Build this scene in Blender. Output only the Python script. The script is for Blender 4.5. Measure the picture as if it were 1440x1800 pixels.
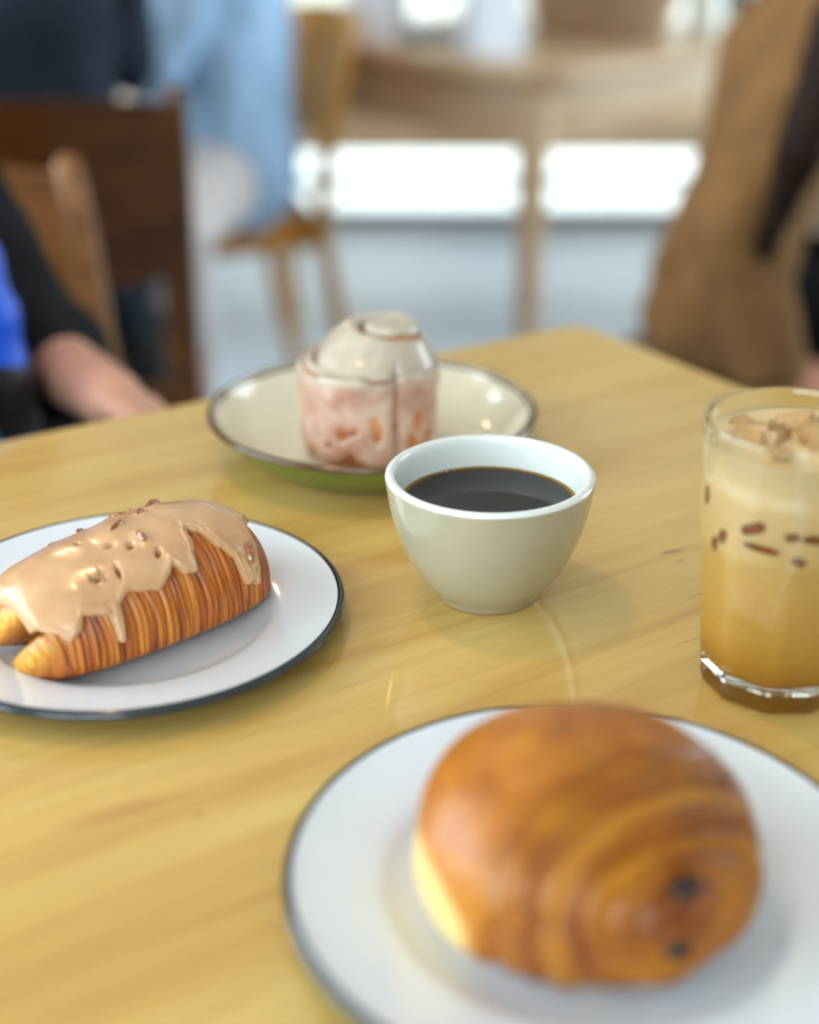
import bpy, bmesh, math, random
import numpy as np
from mathutils import Vector, Matrix, noise

for o in list(bpy.data.objects):
    bpy.data.objects.remove(o, do_unlink=True)
scene = bpy.context.scene
col = scene.collection
R = math.radians
random.seed(7)

# ------------------------------------------------------------------ camera
cam_d = bpy.data.cameras.new('camera')
cam_d.sensor_fit = 'VERTICAL'
cam_d.sensor_height = 36.0
cam_d.lens = 50.0
cam_d.clip_start = 0.02
cam_d.dof.use_dof = True
cam_d.dof.focus_distance = 0.715
cam_d.dof.aperture_fstop = 2.4
cam = bpy.data.objects.new('camera', cam_d)
cam.location = (0, 0, 1.10)
cam.rotation_euler = (R(90 - 24.5), 0, 0)
col.objects.link(cam)
scene.camera = cam

# ------------------------------------------------------------------ sky, exposure
scene.view_settings.view_transform = 'Standard'
scene.view_settings.look = 'None'
scene.view_settings.gamma = 1.0
scene.view_settings.use_curve_mapping = False
scene.view_settings.exposure = 1.28
world = bpy.data.worlds.new('overcast_sky')
scene.world = world
world.use_nodes = True
bg = world.node_tree.nodes['Background']
bg.inputs[0].default_value = (0.78, 0.89, 1.0, 1)
bg.inputs[1].default_value = 3.6

ROOM = dict(x0=-2.6, x1=2.9, y0=-2.2, y1=4.75, h=2.9)


def portal(loc, rot, sx, sy):
    d = bpy.data.lights.new('daylight_portal', 'AREA')
    d.shape = 'RECTANGLE'
    d.size, d.size_y = sx, sy
    d.cycles.is_portal = True
    o = bpy.data.objects.new('daylight_portal', d)
    o.location, o.rotation_euler = loc, rot
    col.objects.link(o)


portal((0.15, 4.74, 1.05), (R(-90), 0, 0), 5.3, 2.1)
portal((-2.59, 0.9, 1.65), (0, R(-90), 0), 2.1, 5.4)
portal((2.89, 3.2, 1.5), (0, R(90), 0), 2.4, 2.8)
portal((-1.1, -2.19, 1.65), (R(90), 0, 0), 2.5, 2.1)

# ------------------------------------------------------------------ colour and material helpers


def lin(c):
    return tuple((x / 12.92 if x <= 0.04045 else ((x + 0.055) / 1.055) ** 2.4) for x in [v / 255 for v in c]) + (1,)


class NT:
    def __init__(self, name):
        self.m = bpy.data.materials.new(name)
        self.m.use_nodes = True
        self.t = self.m.node_tree
        self.b = self.t.nodes['Principled BSDF']

    def n(self, kind, **kw):
        nd = self.t.nodes.new(kind)
        for k, v in kw.items():
            if k.startswith('i_'):
                nd.inputs[k[2:].replace('_', ' ')].default_value = v
            else:
                setattr(nd, k, v)
        return nd

    def l(self, a, b):
        self.t.links.new(a, b)

    def coords(self, scale=(1, 1, 1), loc=(0, 0, 0), rot=(0, 0, 0)):
        tc = self.n('ShaderNodeTexCoord')
        mp = self.n('ShaderNodeMapping')
        mp.inputs['Scale'].default_value = scale
        mp.inputs['Location'].default_value = loc
        mp.inputs['Rotation'].default_value = rot
        self.l(tc.outputs['Object'], mp.inputs['Vector'])
        return mp.outputs[0]

    def noise(self, vec, scale=5, detail=3, rough=0.5, dist=0):
        nd = self.n('ShaderNodeTexNoise')
        self.l(vec, nd.inputs['Vector'])
        nd.inputs['Scale'].default_value = scale
        nd.inputs['Detail'].default_value = detail
        nd.inputs['Roughness'].default_value = rough
        nd.inputs['Distortion'].default_value = dist
        return nd.outputs['Fac']

    def ramp(self, fac, stops):
        nd = self.n('ShaderNodeValToRGB')
        el = nd.color_ramp.elements
        while len(el) < len(stops):
            el.new(0.5)
        for e, (p, c) in zip(el, stops):
            e.position = p
            e.color = c if len(c) == 4 else lin(c)
        self.l(fac, nd.inputs[0])
        return nd.outputs[0]

    def mix(self, fac, a, b, blend='MIX'):
        nd = self.n('ShaderNodeMix', data_type='RGBA', blend_type=blend)
        for sock, v in ((nd.inputs[0], fac), (nd.inputs[6], a), (nd.inputs[7], b)):
            if isinstance(v, (int, float)):
                sock.default_value = v
            elif isinstance(v, tuple):
                sock.default_value = v
            else:
                self.l(v, sock)
        return nd.outputs[2]

    def math(self, op, a, b=None, c=None):
        nd = self.n('ShaderNodeMath', operation=op)
        for i, v in enumerate((a, b, c)):
            if v is None:
                continue
            if isinstance(v, (int, float)):
                nd.inputs[i].default_value = v
            else:
                self.l(v, nd.inputs[i])
        return nd.outputs[0]

    def attr(self, name):
        nd = self.n('ShaderNodeAttribute')
        nd.attribute_name = name
        return nd.outputs['Fac']

    def bump(self, h, strength=0.3, dist=0.001):
        nd = self.n('ShaderNodeBump')
        nd.inputs['Strength'].default_value = strength
        nd.inputs['Distance'].default_value = dist
        self.l(h, nd.inputs['Height'])
        self.l(nd.outputs[0], self.b.inputs['Normal'])

    def set(self, **kw):
        for k, v in kw.items():
            s = self.b.inputs[k.replace('_', ' ')]
            if isinstance(v, (int, float, tuple)):
                s.default_value = v
            else:
                self.l(v, s)
        return self


def plain(name, c, rough=0.5, spec=0.5, coat=0, vary=0.0, vscale=8, bump=0, bscale=200, **kw):
    t = NT(name)
    co = t.coords()
    base = lin(c)
    if vary:
        f = t.noise(co, vscale, 3)
        dark = tuple(v * (1 - vary) for v in base[:3]) + (1,)
        lite = tuple(min(1, v * (1 + vary)) for v in base[:3]) + (1,)
        t.set(Base_Color=t.ramp(f, [(0.3, dark), (0.7, lite)]))
    else:
        t.set(Base_Color=base)
    t.set(Roughness=rough, Specular_IOR_Level=spec, Coat_Weight=coat, Coat_Roughness=0.08, **kw)
    if bump:
        t.bump(t.noise(co, bscale, 3), bump, 0.002)
    return t.m


def wood(name, c_dark, c_mid, c_lite, rough=0.35, coat=0.0, knots=(), stretch=(1.6, 16, 16), scale=2.2):
    """grain runs along the object's local x"""
    t = NT(name)
    co = t.coords(stretch)
    f1 = t.noise(co, scale, 5, 0.55, 0.6)
    f2 = t.noise(t.coords((3, 90, 90)), 3.0, 4, 0.6, 0.2)
    f3 = t.noise(t.coords((1.2, 4, 4), (3, 1, 0)), 2.0, 2, 0.5, 0.8)
    base = t.ramp(f1, [(0.28, c_dark), (0.47, c_mid), (0.72, c_lite)])
    fine = t.ramp(f2, [(0.3, (0.86, 0.84, 0.80, 1)), (0.6, (1, 1, 1, 1))])
    base = t.mix(0.6, base, fine, 'MULTIPLY')
    broad = t.ramp(f3, [(0.3, (0.90, 0.87, 0.80, 1)), (0.65, (1, 1, 1, 1))])
    base = t.mix(0.8, base, broad, 'MULTIPLY')
    for (kx, ky, sx, sy, ang, amt, kc) in knots:
        tc = t.n('ShaderNodeTexCoord')
        sub = t.n('ShaderNodeVectorMath', operation='SUBTRACT')
        t.l(tc.outputs['Object'], sub.inputs[0])
        sub.inputs[1].default_value = (kx, ky, 0)
        rot = t.n('ShaderNodeVectorRotate', rotation_type='Z_AXIS')
        t.l(sub.outputs[0], rot.inputs['Vector'])
        rot.inputs['Angle'].default_value = ang
        mul = t.n('ShaderNodeVectorMath', operation='MULTIPLY')
        t.l(rot.outputs[0], mul.inputs[0])
        mul.inputs[1].default_value = (1 / sx, 1 / sy, 0)
        ln = t.n('ShaderNodeVectorMath', operation='LENGTH')
        t.l(mul.outputs[0], ln.inputs[0])
        wob = t.math('MULTIPLY_ADD', t.noise(t.coords((60, 160, 1)), 3, 3), 0.9, -0.45)
        d = t.math('ADD', ln.outputs['Value'], wob)
        mask = t.ramp(d, [(0.35, (amt, amt, amt, 1)), (1.0, (0, 0, 0, 1))])
        base = t.mix(mask, base, lin(kc))
    t.set(Base_Color=base, Roughness=rough, Specular_IOR_Level=0.15 if coat > 0.5 else 0.4, Coat_Weight=coat, Coat_Roughness=0.05, Coat_IOR=1.5)
    t.bump(f2, 0.04, 0.0006)
    return t.m


M = {}
M['maple'] = wood('maple_tabletop', (204, 160, 84), (218, 178, 100), (227, 192, 116), 0.5, 0.85, knots=[(-0.1654, -0.0293, 0.01, 0.0024, 0.2, 0.75, (128, 70, 36)), (-0.1624, -0.0185, 0.005, 0.001, 0, 0.6, (120, 76, 40)), (-0.1454, 0.017, 0.014, 0.0009, 0.1, 0.55, (132, 88, 44)), (0.185, 0.0294, 0.032, 0.007, 0.12, 0.35, (168, 98, 52)), (0.1604, 0.0488, 0.0032, 0.0016, 0, 0.6, (142, 88, 40)), (0.2017, 0.1513, 0.03, 0.003, 0, 0.25, (170, 110, 50)), (0.0569, -0.0033, 0.02, 0.0018, 0, 0.3, (160, 104, 48)), (-0.106, 0.0506, 0.018, 0.0009, 0, 0.4, (140, 92, 44)), (0.1137, -0.0023, 0.03, 0.005, 0, 0.25, (180, 120, 58))])
M['maple_edge'] = wood('maple_frame', (190, 132, 62), (205, 150, 74), (216, 168, 92), 0.4)
M['honey'] = wood('honey_oak', (172, 108, 26), (202, 136, 40), (220, 160, 62), 0.35, 0.2)
M['walnut'] = wood('brown_beech', (72, 40, 14), (100, 58, 20), (122, 74, 28), 0.35, 0.2)
M['tan'] = wood('tan_beech', (140, 88, 46), (168, 112, 62), (186, 132, 78), 0.35, 0.2)
M['oak'] = wood('pale_oak', (184, 144, 106), (206, 170, 132), (220, 192, 158), 0.4, 0.2)
M['wall'] = plain('white_plaster', (226, 222, 214), 0.85, 0.2, vary=0.03, bump=0.1)
M['ceiling'] = plain('ceiling_paint', (236, 234, 228), 0.9, 0.2)
M['frame'] = plain('window_frame_paint', (150, 150, 148), 0.5)
M['pave'] = plain('pavement', (190, 188, 182), 0.9, 0.2, vary=0.08, vscale=2)
M['facade'] = plain('facade_render', (176, 172, 158), 0.9, 0.2, vary=0.06, vscale=1)
M['facade_glass'] = plain('facade_glass', (70, 80, 86), 0.1, 0.6)


def concrete():
    t = NT('polished_concrete')
    f = t.noise(t.coords(), 1.6, 6, 0.6, 0.4)
    g = t.noise(t.coords(), 60, 3)
    c = t.ramp(f, [(0.3, (122, 130, 142)), (0.7, (146, 154, 167))])
    c = t.mix(0.15, c, t.ramp(g, [(0.4, (110, 112, 116)), (0.6, (170, 172, 176))]))
    t.set(Base_Color=c, Roughness=0.32, Specular_IOR_Level=0.5)
    return t.m


M['floor'] = concrete()


def pane_mat():
    t = NT('window_glass')
    tr = t.n('ShaderNodeBsdfTransparent')
    tr.inputs[0].default_value = (0.93, 0.96, 0.95, 1)
    gl = t.n('ShaderNodeBsdfGlossy')
    gl.inputs['Roughness'].default_value = 0.02
    fr = t.n('ShaderNodeFresnel')
    fr.inputs[0].default_value = 1.45
    mx = t.n('ShaderNodeMixShader')
    t.l(fr.outputs[0], mx.inputs[0])
    t.l(tr.outputs[0], mx.inputs[1])
    t.l(gl.outputs[0], mx.inputs[2])
    t.l(mx.outputs[0], t.t.nodes['Material Output'].inputs[0])
    return t.m


M['pane'] = pane_mat()

# ------------------------------------------------------------------ mesh helpers


def link(name, me, mats, parent=None, smooth=True):
    o = bpy.data.objects.new(name, me)
    if not isinstance(mats, (list, tuple)):
        mats = [mats]
    for m in mats:
        me.materials.append(m)
    if smooth:
        me.polygons.foreach_set('use_smooth', [True] * len(me.polygons))
    col.objects.link(o)
    if parent is not None:
        o.parent = parent
    return o


def from_bm(name, bm, mats, parent=None, smooth=True, sharp=None):
    bmesh.ops.recalc_face_normals(bm, faces=bm.faces[:])
    me = bpy.data.meshes.new(name)
    bm.to_mesh(me)
    bm.free()
    o = link(name, me, mats, parent, smooth)
    if sharp:
        me.set_sharp_from_angle(angle=R(sharp))
    return o


def from_np(name, V, Fc, mats, parent=None, smooth=True, attrs=None, fmat=None, sharp=None):
    me = bpy.data.meshes.new(name)
    me.from_pydata([tuple(v) for v in V], [], [tuple(f) for f in Fc])
    if fmat is not None:
        me.polygons.foreach_set('material_index', fmat)
    for k, a in (attrs or {}).items():
        at = me.attributes.new(k, 'FLOAT', 'POINT')
        at.data.foreach_set('value', np.asarray(a, dtype=np.float32))
    o = link(name, me, mats, parent, smooth)
    if sharp:
        me.set_sharp_from_angle(angle=R(sharp))
    return o


def empty(name, loc=(0, 0, 0), rz=0):
    o = bpy.data.objects.new(name, None)
    o.location = loc
    o.rotation_euler = (0, 0, rz)
    o.empty_display_size = 0.05
    col.objects.link(o)
    return o


def tag(o, label, cat, group=None):
    o['label'] = label
    o['category'] = cat
    if group:
        o['group'] = group
    return o


def struct(o):
    o['kind'] = 'structure'
    return o


def box_bm(bm, lo, hi, bevel=0.0, seg=2, mat=None):
    c = [(a + b) / 2 for a, b in zip(lo, hi)]
    s = [abs(b - a) for a, b in zip(lo, hi)]
    m = Matrix.Translation(c) @ Matrix.Diagonal((*s, 1))
    if mat is not None:
        m = mat @ m
    r = bmesh.ops.create_cube(bm, size=1, matrix=m)
    if bevel:
        es = {e for v in r['verts'] for e in v.link_edges}
        bmesh.ops.bevel(bm, geom=list(es), offset=bevel, segments=seg, affect='EDGES', profile=0.5)


def box(name, lo, hi, mat, parent=None, bevel=0.0, seg=2, smooth=True):
    bm = bmesh.new()
    box_bm(bm, lo, hi, bevel, seg)
    return from_bm(name, bm, mat, parent, smooth, sharp=40)


def grid_faces(nu, nv, wrap_v=True):
    Fc = []
    for i in range(nu - 1):
        for j in range(nv if wrap_v else nv - 1):
            k = (j + 1) % nv
            Fc.append((i * nv + j, i * nv + k, (i + 1) * nv + k, (i + 1) * nv + j))
    return Fc


def lathe(name, prof, mats, parent=None, n=96, matidx=None, rfun=None, close=True):
    """prof: list of (r, z) from the bottom axis round to the inner axis"""
    V, Fc, fm = [], [], []
    for (r, z) in prof:
        for j in range(n):
            a = 2 * math.pi * j / n
            rr = r * (rfun(a, r, z) if rfun else 1)
            V.append((rr * math.cos(a), rr * math.sin(a), z))
    for i in range(len(prof) - 1):
        for j in range(n):
            k = (j + 1) % n
            Fc.append((i * n + j, i * n + k, (i + 1) * n + k, (i + 1) * n + j))
            fm.append(matidx[i] if matidx else 0)
    if close:
        Fc.append(tuple(reversed(range(n))))
        fm.append(fm[0])
        e = (len(prof) - 1) * n
        Fc.append(tuple(e + j for j in range(n)))
        fm.append(fm[-2])
    o = from_np(name, V, Fc, mats, parent, fmat=fm)
    bm = bmesh.new()
    bm.from_mesh(o.data)
    bmesh.ops.recalc_face_normals(bm, faces=bm.faces[:])
    bm.to_mesh(o.data)
    bm.free()
    return o


def smooth_prof(pts, n=6):
    """Catmull-Rom through profile points"""
    P = np.array([pts[0]] + list(pts) + [pts[-1]], float)
    out = []
    for i in range(1, len(P) - 2):
        for k in range(n):
            t = k / n
            a, b, c, d = P[i - 1], P[i], P[i + 1], P[i + 2]
            out.append(tuple(0.5 * (2 * b + (c - a) * t + (2 * a - 5 * b + 4 * c - d) * t * t + (3 * b - a - 3 * c + d) * t ** 3)))
    out.append(tuple(P[-2]))
    return [(max(r, 0.0), z) for r, z in out]


def tube(bm, pts, rad, n=12, cap=True):
    """round tube through points, radius per point or one"""
    pts = [Vector(p) for p in pts]
    rad = rad if isinstance(rad, (list, tuple)) else [rad] * len(pts)
    rings = []
    prev = None
    for i, p in enumerate(pts):
        d = (pts[min(i + 1, len(pts) - 1)] - pts[max(i - 1, 0)]).normalized()
        ref = prev if prev is not None else (Vector((0, 0, 1)) if abs(d.z) < 0.9 else Vector((1, 0, 0)))
        x = (ref - d * ref.dot(d)).normalized()
        prev = x
        y = d.cross(x)
        rx, ry = rad[i] if isinstance(rad[i], (tuple, list)) else (rad[i], rad[i])
        rings.append([bm.verts.new(p + x * rx * math.cos(2 * math.pi * k / n) + y * ry * math.sin(2 * math.pi * k / n)) for k in range(n)])
    for a, b in zip(rings[:-1], rings[1:]):
        for k in range(n):
            bm.faces.new((a[k], a[(k + 1) % n], b[(k + 1) % n], b[k]))
    if cap:
        bm.faces.new(rings[0][::-1])
        bm.faces.new(rings[-1])


def rr_poly(sx, sy, r, n=8):
    """rounded rectangle outline, corner at each end, centred"""
    out = []
    for cx, cy, a0 in ((sx / 2 - r, sy / 2 - r, 0), (-sx / 2 + r, sy / 2 - r, 90), (-sx / 2 + r, -sy / 2 + r, 180), (sx / 2 - r, -sy / 2 + r, 270)):
        for k in range(n + 1):
            a = R(a0 + 90 * k / n)
            out.append((cx + r * math.cos(a), cy + r * math.sin(a)))
    return out


def slab(name, sx, sy, z0, z1, mat, parent, r=0.03, bev=0.004, n=8):
    rows = []
    for z, ins in ((z0, bev + 0.004), (z0, bev), (z0 + bev * 0.3, bev * 0.3), (z0 + bev, 0), (z1 - bev, 0), (z1 - bev * 0.3, bev * 0.3), (z1, bev), (z1, bev + 0.004)):
        rows.append([(x, y, z) for x, y in rr_poly(sx - 2 * ins, sy - 2 * ins, max(r - ins, 0.001), n)])
    k = len(rows[0])
    V = [p for row in rows for p in row]
    Fc = grid_faces(len(rows), k)
    Fc.append(tuple(reversed(range(k))))
    Fc.append(tuple((len(rows) - 1) * k + j for j in range(k)))
    return from_np(name, V, Fc, mat, parent, sharp=35)


# ------------------------------------------------------------------ the room
x0, x1, y0, y1, HH = ROOM['x0'], ROOM['x1'], ROOM['y0'], ROOM['y1'], ROOM['h']
struct(box('floor', (x0 - 0.2, y0 - 0.2, -0.12), (x1 + 0.2, y1 + 0.15, 0), M['floor']))
struct(box('ceiling', (x0 - 0.2, y0 - 0.2, HH), (x1 + 0.2, y1 + 0.2, HH + 0.15), M['ceiling']))
WR = empty('wall_right', (x1, 0, 0))
struct(WR)
box('wall_pier', (0, y0, 0), (0.15, 1.8, HH), M['wall'], WR)
box('wall_pier', (0, 4.6, 0), (0.15, y1, HH), M['wall'], WR)
box('wall_below_window', (0, 1.8, 0), (0.15, 4.6, 0.30), M['wall'], WR)
box('wall_above_window', (0, 1.8, 2.70), (0.15, 4.6, HH), M['wall'], WR)
w4 = struct(empty('window_4', (x1, 0, 0)))
box('bottom_rail', (0.04, 1.8, 0.30), (0.11, 4.6, 0.35), M['frame'], w4, 0.004)
box('top_rail', (0.04, 1.8, 2.65), (0.11, 4.6, 2.70), M['frame'], w4, 0.004)
for y in (1.8, 3.175, 4.55):
    box('mullion', (0.04, y, 0.35), (0.11, y + 0.05, 2.65), M['frame'], w4, 0.004)
for a, b in ((1.85, 3.175), (3.225, 4.55)):
    box('pane', (0.072, a, 0.35), (0.078, b, 2.65), M['pane'], w4)
WB = empty('wall_back', (0, y0, 0))
struct(WB)
box('wall_below_window', (x0, -0.15, 0), (x1, 0, 0.60), M['wall'], WB)
box('wall_above_window', (x0, -0.15, 2.70), (x1, 0, HH), M['wall'], WB)
box('wall_pier', (x0, -0.15, 0.60), (-2.35, 0, 2.70), M['wall'], WB)
box('wall_pier', (0.15, -0.15, 0.60), (x1, 0, 2.70), M['wall'], WB)
w3 = struct(empty('window_3', (0, y0, 0)))
box('bottom_rail', (-2.35, -0.11, 0.60), (0.15, -0.04, 0.65), M['frame'], w3, 0.004)
box('top_rail', (-2.35, -0.11, 2.65), (0.15, -0.04, 2.70), M['frame'], w3, 0.004)
xb = [-2.35, -1.10, 0.10]
for x in xb:
    box('mullion', (x, -0.11, 0.65), (x + 0.05, -0.04, 2.65), M['frame'], w3, 0.004)
for a, b in zip(xb[:-1], xb[1:]):
    box('pane', (a + 0.05, -0.078, 0.65), (b, -0.072, 2.65), M['pane'], w3)
# left wall: solid parts around a long opening
WL = empty('wall_left', (x0, 0, 0))
struct(WL)
box('wall_below_window', (-0.15, y0, 0), (0, y1, 0.60), M['wall'], WL)
box('wall_above_window', (-0.15, y0, 2.70), (0, y1, HH), M['wall'], WL)
box('wall_pier', (-0.15, y0, 0.60), (0, -1.8, 2.70), M['wall'], WL)
box('wall_pier', (-0.15, 3.6, 0.60), (0, y1, 2.70), M['wall'], WL)
WF = empty('wall_far', (0, y1, 0))
struct(WF)
box('wall_above_window', (x0, 0, 2.10), (x1, 0.15, HH), M['wall'], WF)
box('wall_pier', (x0, 0, 0), (-2.5, 0.15, 2.10), M['wall'], WF)
box('wall_pier', (2.8, 0, 0), (x1, 0.15, 2.10), M['wall'], WF)

# far window: glass almost down to the floor
w1 = struct(empty('window_1', (0, y1, 0)))
box('bottom_rail', (-2.5, 0.03, 0.0), (2.8, 0.10, 0.035), M['frame'], w1, 0.004)
box('low_rail', (-2.5, 0.03, 0.115), (2.8, 0.10, 0.145), M['frame'], w1, 0.004)
box('top_rail', (-2.5, 0.03, 2.04), (2.8, 0.10, 2.10), M['frame'], w1, 0.004)
xs = [-2.5, -0.95, 1.30, 2.75]
for x in xs:
    box('mullion', (x, 0.025, 0.035), (x + 0.05, 0.105, 2.04), M['frame'], w1, 0.004)
for a, b in zip(xs[:-1], xs[1:]):
    box('pane', (a + 0.05, 0.06, 0.145), (b, 0.066, 2.04), M['pane'], w1)
    box('pane', (a + 0.05, 0.06, 0.035), (b, 0.066, 0.115), M['pane'], w1)
def added_blind_mat():
    t = NT('added_linen_blind')
    f = t.noise(t.coords((1, 1, 1)), 240, 3)
    c = t.ramp(f, [(0.35, (196, 190, 176)), (0.65, (212, 206, 192))])
    t.set(Base_Color=c, Roughness=0.9, Specular_IOR_Level=0.1)
    tl = t.n('ShaderNodeBsdfTranslucent')
    t.l(c, tl.inputs[0])
    mx = t.n('ShaderNodeMixShader')
    mx.inputs[0].default_value = 0.30
    t.l(t.b.outputs[0], mx.inputs[1])
    t.l(tl.outputs[0], mx.inputs[2])
    t.l(mx.outputs[0], t.t.nodes['Material Output'].inputs[0])
    return t.m


M['blind'] = added_blind_mat()
for a, b, lab in zip(xs[:-1], xs[1:], ('added grey linen roller blind against window glare behind the round table', 'added grey linen roller blind against window glare behind the oak dining table', 'added grey linen roller blind against window glare beside the right wall')):
    rb = empty('added_roller_blind', (0, y1, 0))  # unseen blinds, added to keep far-window glare off the tabletop
    tag(rb, lab, 'blind')
    box('fabric', (a + 0.032, -0.008, 1.22), (b + 0.018, -0.005, 2.06), M['blind'], rb)
    bm = bmesh.new()
    tube(bm, [(a + 0.06, -0.03, 2.08), (b - 0.01, -0.03, 2.08)], 0.026, 16)
    from_bm('roller', bm, M['blind'], rb, sharp=60)
    bm = bmesh.new()
    tube(bm, [(a + 0.07, -0.0065, 1.215), (b - 0.02, -0.0065, 1.215)], 0.011, 12)
    from_bm('bottom_bar', bm, M['frame'], rb, sharp=60)
# left window
w2 = struct(empty('window_2', (x0, 0, 0)))
ys = [-1.8, -0.45, 0.90, 2.25, 3.55]
box('bottom_rail', (-0.11, -1.8, 0.60), (-0.04, 3.6, 0.65), M['frame'], w2, 0.004)
box('top_rail', (-0.11, -1.8, 2.65), (-0.04, 3.6, 2.70), M['frame'], w2, 0.004)
for y in ys:
    box('mullion', (-0.11, y, 0.65), (-0.04, y + 0.05, 2.65), M['frame'], w2, 0.004)
for a, b in zip(ys[:-1], ys[1:]):
    box('pane', (-0.078, a + 0.05, 0.65), (-0.072, b, 2.65), M['pane'], w2)
box('window_sill', (-0.03, -1.85, 0.575), (0.10, 3.65, 0.60), M['oak'], w2, 0.005)

# street outside
struct(box('pavement', (-14, y1 + 0.15, -0.2), (16, 16, -0.06), M['pave']))
struct(box('right_pavement', (x1 + 0.2, -8, -0.2), (16, y1 + 0.15, -0.06), M['pave']))
struct(box('side_pavement', (-14, -8, -0.2), (x0 - 0.2, y1 + 0.15, -0.06), M['pave']))
fb = empty('street_building', (0, 13, -0.06))
tag(fb, 'pale rendered building across the street beyond the far window', 'building')
box('wall', (-12, 0, 0), (14, 4, 3.6), M['facade'], fb)
box('cornice', (-12.2, -0.2, 3.6), (14.2, 4, 3.85), M['pave'], fb)
for k in range(9):
    x = -11 + k * 2.8
    f = box('window', (x, -0.06, 1.0), (x + 1.3, 0.02, 2.6), M['frame'], fb)
    box('pane', (x + 0.08, -0.075, 1.08), (x + 1.22, -0.055, 2.52), M['facade_glass'], f)

# ------------------------------------------------------------------ tables
TU = Vector((-0.841, -0.541, 0))
TV = Vector((0.541, -0.841, 0))
TANG = math.atan2(TU.y, TU.x)


def table(name, corner_or_center, rz, sx, sy, top_mat, leg_mat, label, cat='table', h=0.75, th=0.03, r=0.02, leg_in=0.05, apron_h=0.09, apron_in=0.03, leg_r=0.026, leg_taper=0.017):
    t = empty(name, corner_or_center, rz)
    tag(t, label, cat)
    slab('tabletop', sx, sy, h - th, h, top_mat, t, r)
    ax, ay = sx / 2 - apron_in, sy / 2 - apron_in
    for s in (-1, 1):
        box('apron', (-ax + leg_r, s * ay - 0.011, h - th - apron_h), (ax - leg_r, s * ay + 0.011, h - th), leg_mat, t, 0.002)
        b = box('apron', (-ay + leg_r, -0.011, h - th - apron_h), (ay - leg_r, 0.011, h - th), leg_mat, t, 0.002)
        b.rotation_euler = (0, 0, R(90))
        b.location = (s * ax, 0, 0)
    for sx_ in (-1, 1):
        for sy_ in (-1, 1):
            bm = bmesh.new()
            px, py = sx_ * ax, sy_ * ay
            hh = h - th
            tube(bm, [(px, py, hh), (px, py, hh - apron_h), (px, py, hh * 0.45), (px, py, 0.0)], [leg_r * 1.05, leg_r, (leg_r + leg_taper) / 2, leg_taper], 16)
            from_bm('leg', bm, leg_mat, t, sharp=50)
    return t


TS = 0.80
tc = Vector((0.143, 1.153, 0)) + TU * TS / 2 + TV * TS / 2
cafe_table = table('cafe_table', tc, TANG, TS, TS, M['maple'], M['maple_edge'], 'pale maple square cafe table with pastries, coffee and plates on it', r=0.022)

far_c = Vector((0.235, 2.73, 0))
fr_, fl_ = Vector((0.76, 0.65, 0)), Vector((-0.65, 0.76, 0))
fc = far_c + fr_ * 0.475 + fl_ * 0.475
far_table = table('dining_table', fc, math.atan2(fr_.y, fr_.x), 0.95, 0.95, M['oak'], M['oak'], 'oak dining table with deep aprons carrying a wicker basket', r=0.10, th=0.028, apron_h=0.125, apron_in=0.065, leg_r=0.034, leg_taper=0.016)

rt = empty('round_table', (-1.08, 2.86, 0))
tag(rt, 'round honey wood pedestal table before the person in navy', 'table')
lathe('tabletop', [(0.0, 0.722), (0.33, 0.722), (0.345, 0.73), (0.35, 0.738), (0.345, 0.748), (0.335, 0.75), (0.0, 0.75)], M['honey'], rt, 64, close=False)
lathe('column', [(0.0, 0.03), (0.045, 0.03), (0.035, 0.1), (0.032, 0.6), (0.06, 0.70), (0.11, 0.722), (0.0, 0.722)], M['walnut'], rt, 32, close=False)
lathe('base', [(0.0, 0.0), (0.24, 0.0), (0.24, 0.012), (0.20, 0.022), (0.06, 0.04), (0.0, 0.04)], M['walnut'], rt, 48, close=False)

# window bench along the far window
bn = empty('window_bench', (0.15, 4.46, 0))
tag(bn, 'long wooden bench with a deep front board below the far window', 'bench')
box('seat', (-2.4, -0.17, 0.43), (2.4, 0.25, 0.465), M['oak'], bn, 0.006)
box('front_board', (-2.38, -0.155, 0.315), (2.38, -0.13, 0.43), M['oak'], bn, 0.003)
for x in (-2.3, -1.2, 1.2, 2.3):
    for y in (-0.11, 0.19):
        box('leg', (x - 0.03, y - 0.03, 0), (x + 0.03, y + 0.03, 0.43), M['oak'], bn, 0.004)

# ------------------------------------------------------------------ enamel plates


def enamel(name, c, rough=0.12):
    t = NT(name)
    f = t.noise(t.coords(), 25, 3)
    b = lin(c)
    t.set(Base_Color=t.ramp(f, [(0.35, tuple(v * 0.97 for v in b[:3]) + (1,)), (0.65, b)]), Roughness=rough, Specular_IOR_Level=0.55, Coat_Weight=0.3, Coat_Roughness=0.05)
    t.bump(t.noise(t.coords(), 40, 2), 0.03, 0.002)
    return t.m


M['en_white'] = enamel('white_enamel', (228, 232, 238))
M['en_cream'] = enamel('cream_enamel', (236, 228, 202))
M['en_green'] = enamel('olive_green_enamel', (110, 124, 50))
M['en_dark'] = enamel('charcoal_enamel_rim', (44, 50, 56), 0.16)
M['en_brown'] = enamel('brown_enamel_rim', (92, 62, 34), 0.16)


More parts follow.
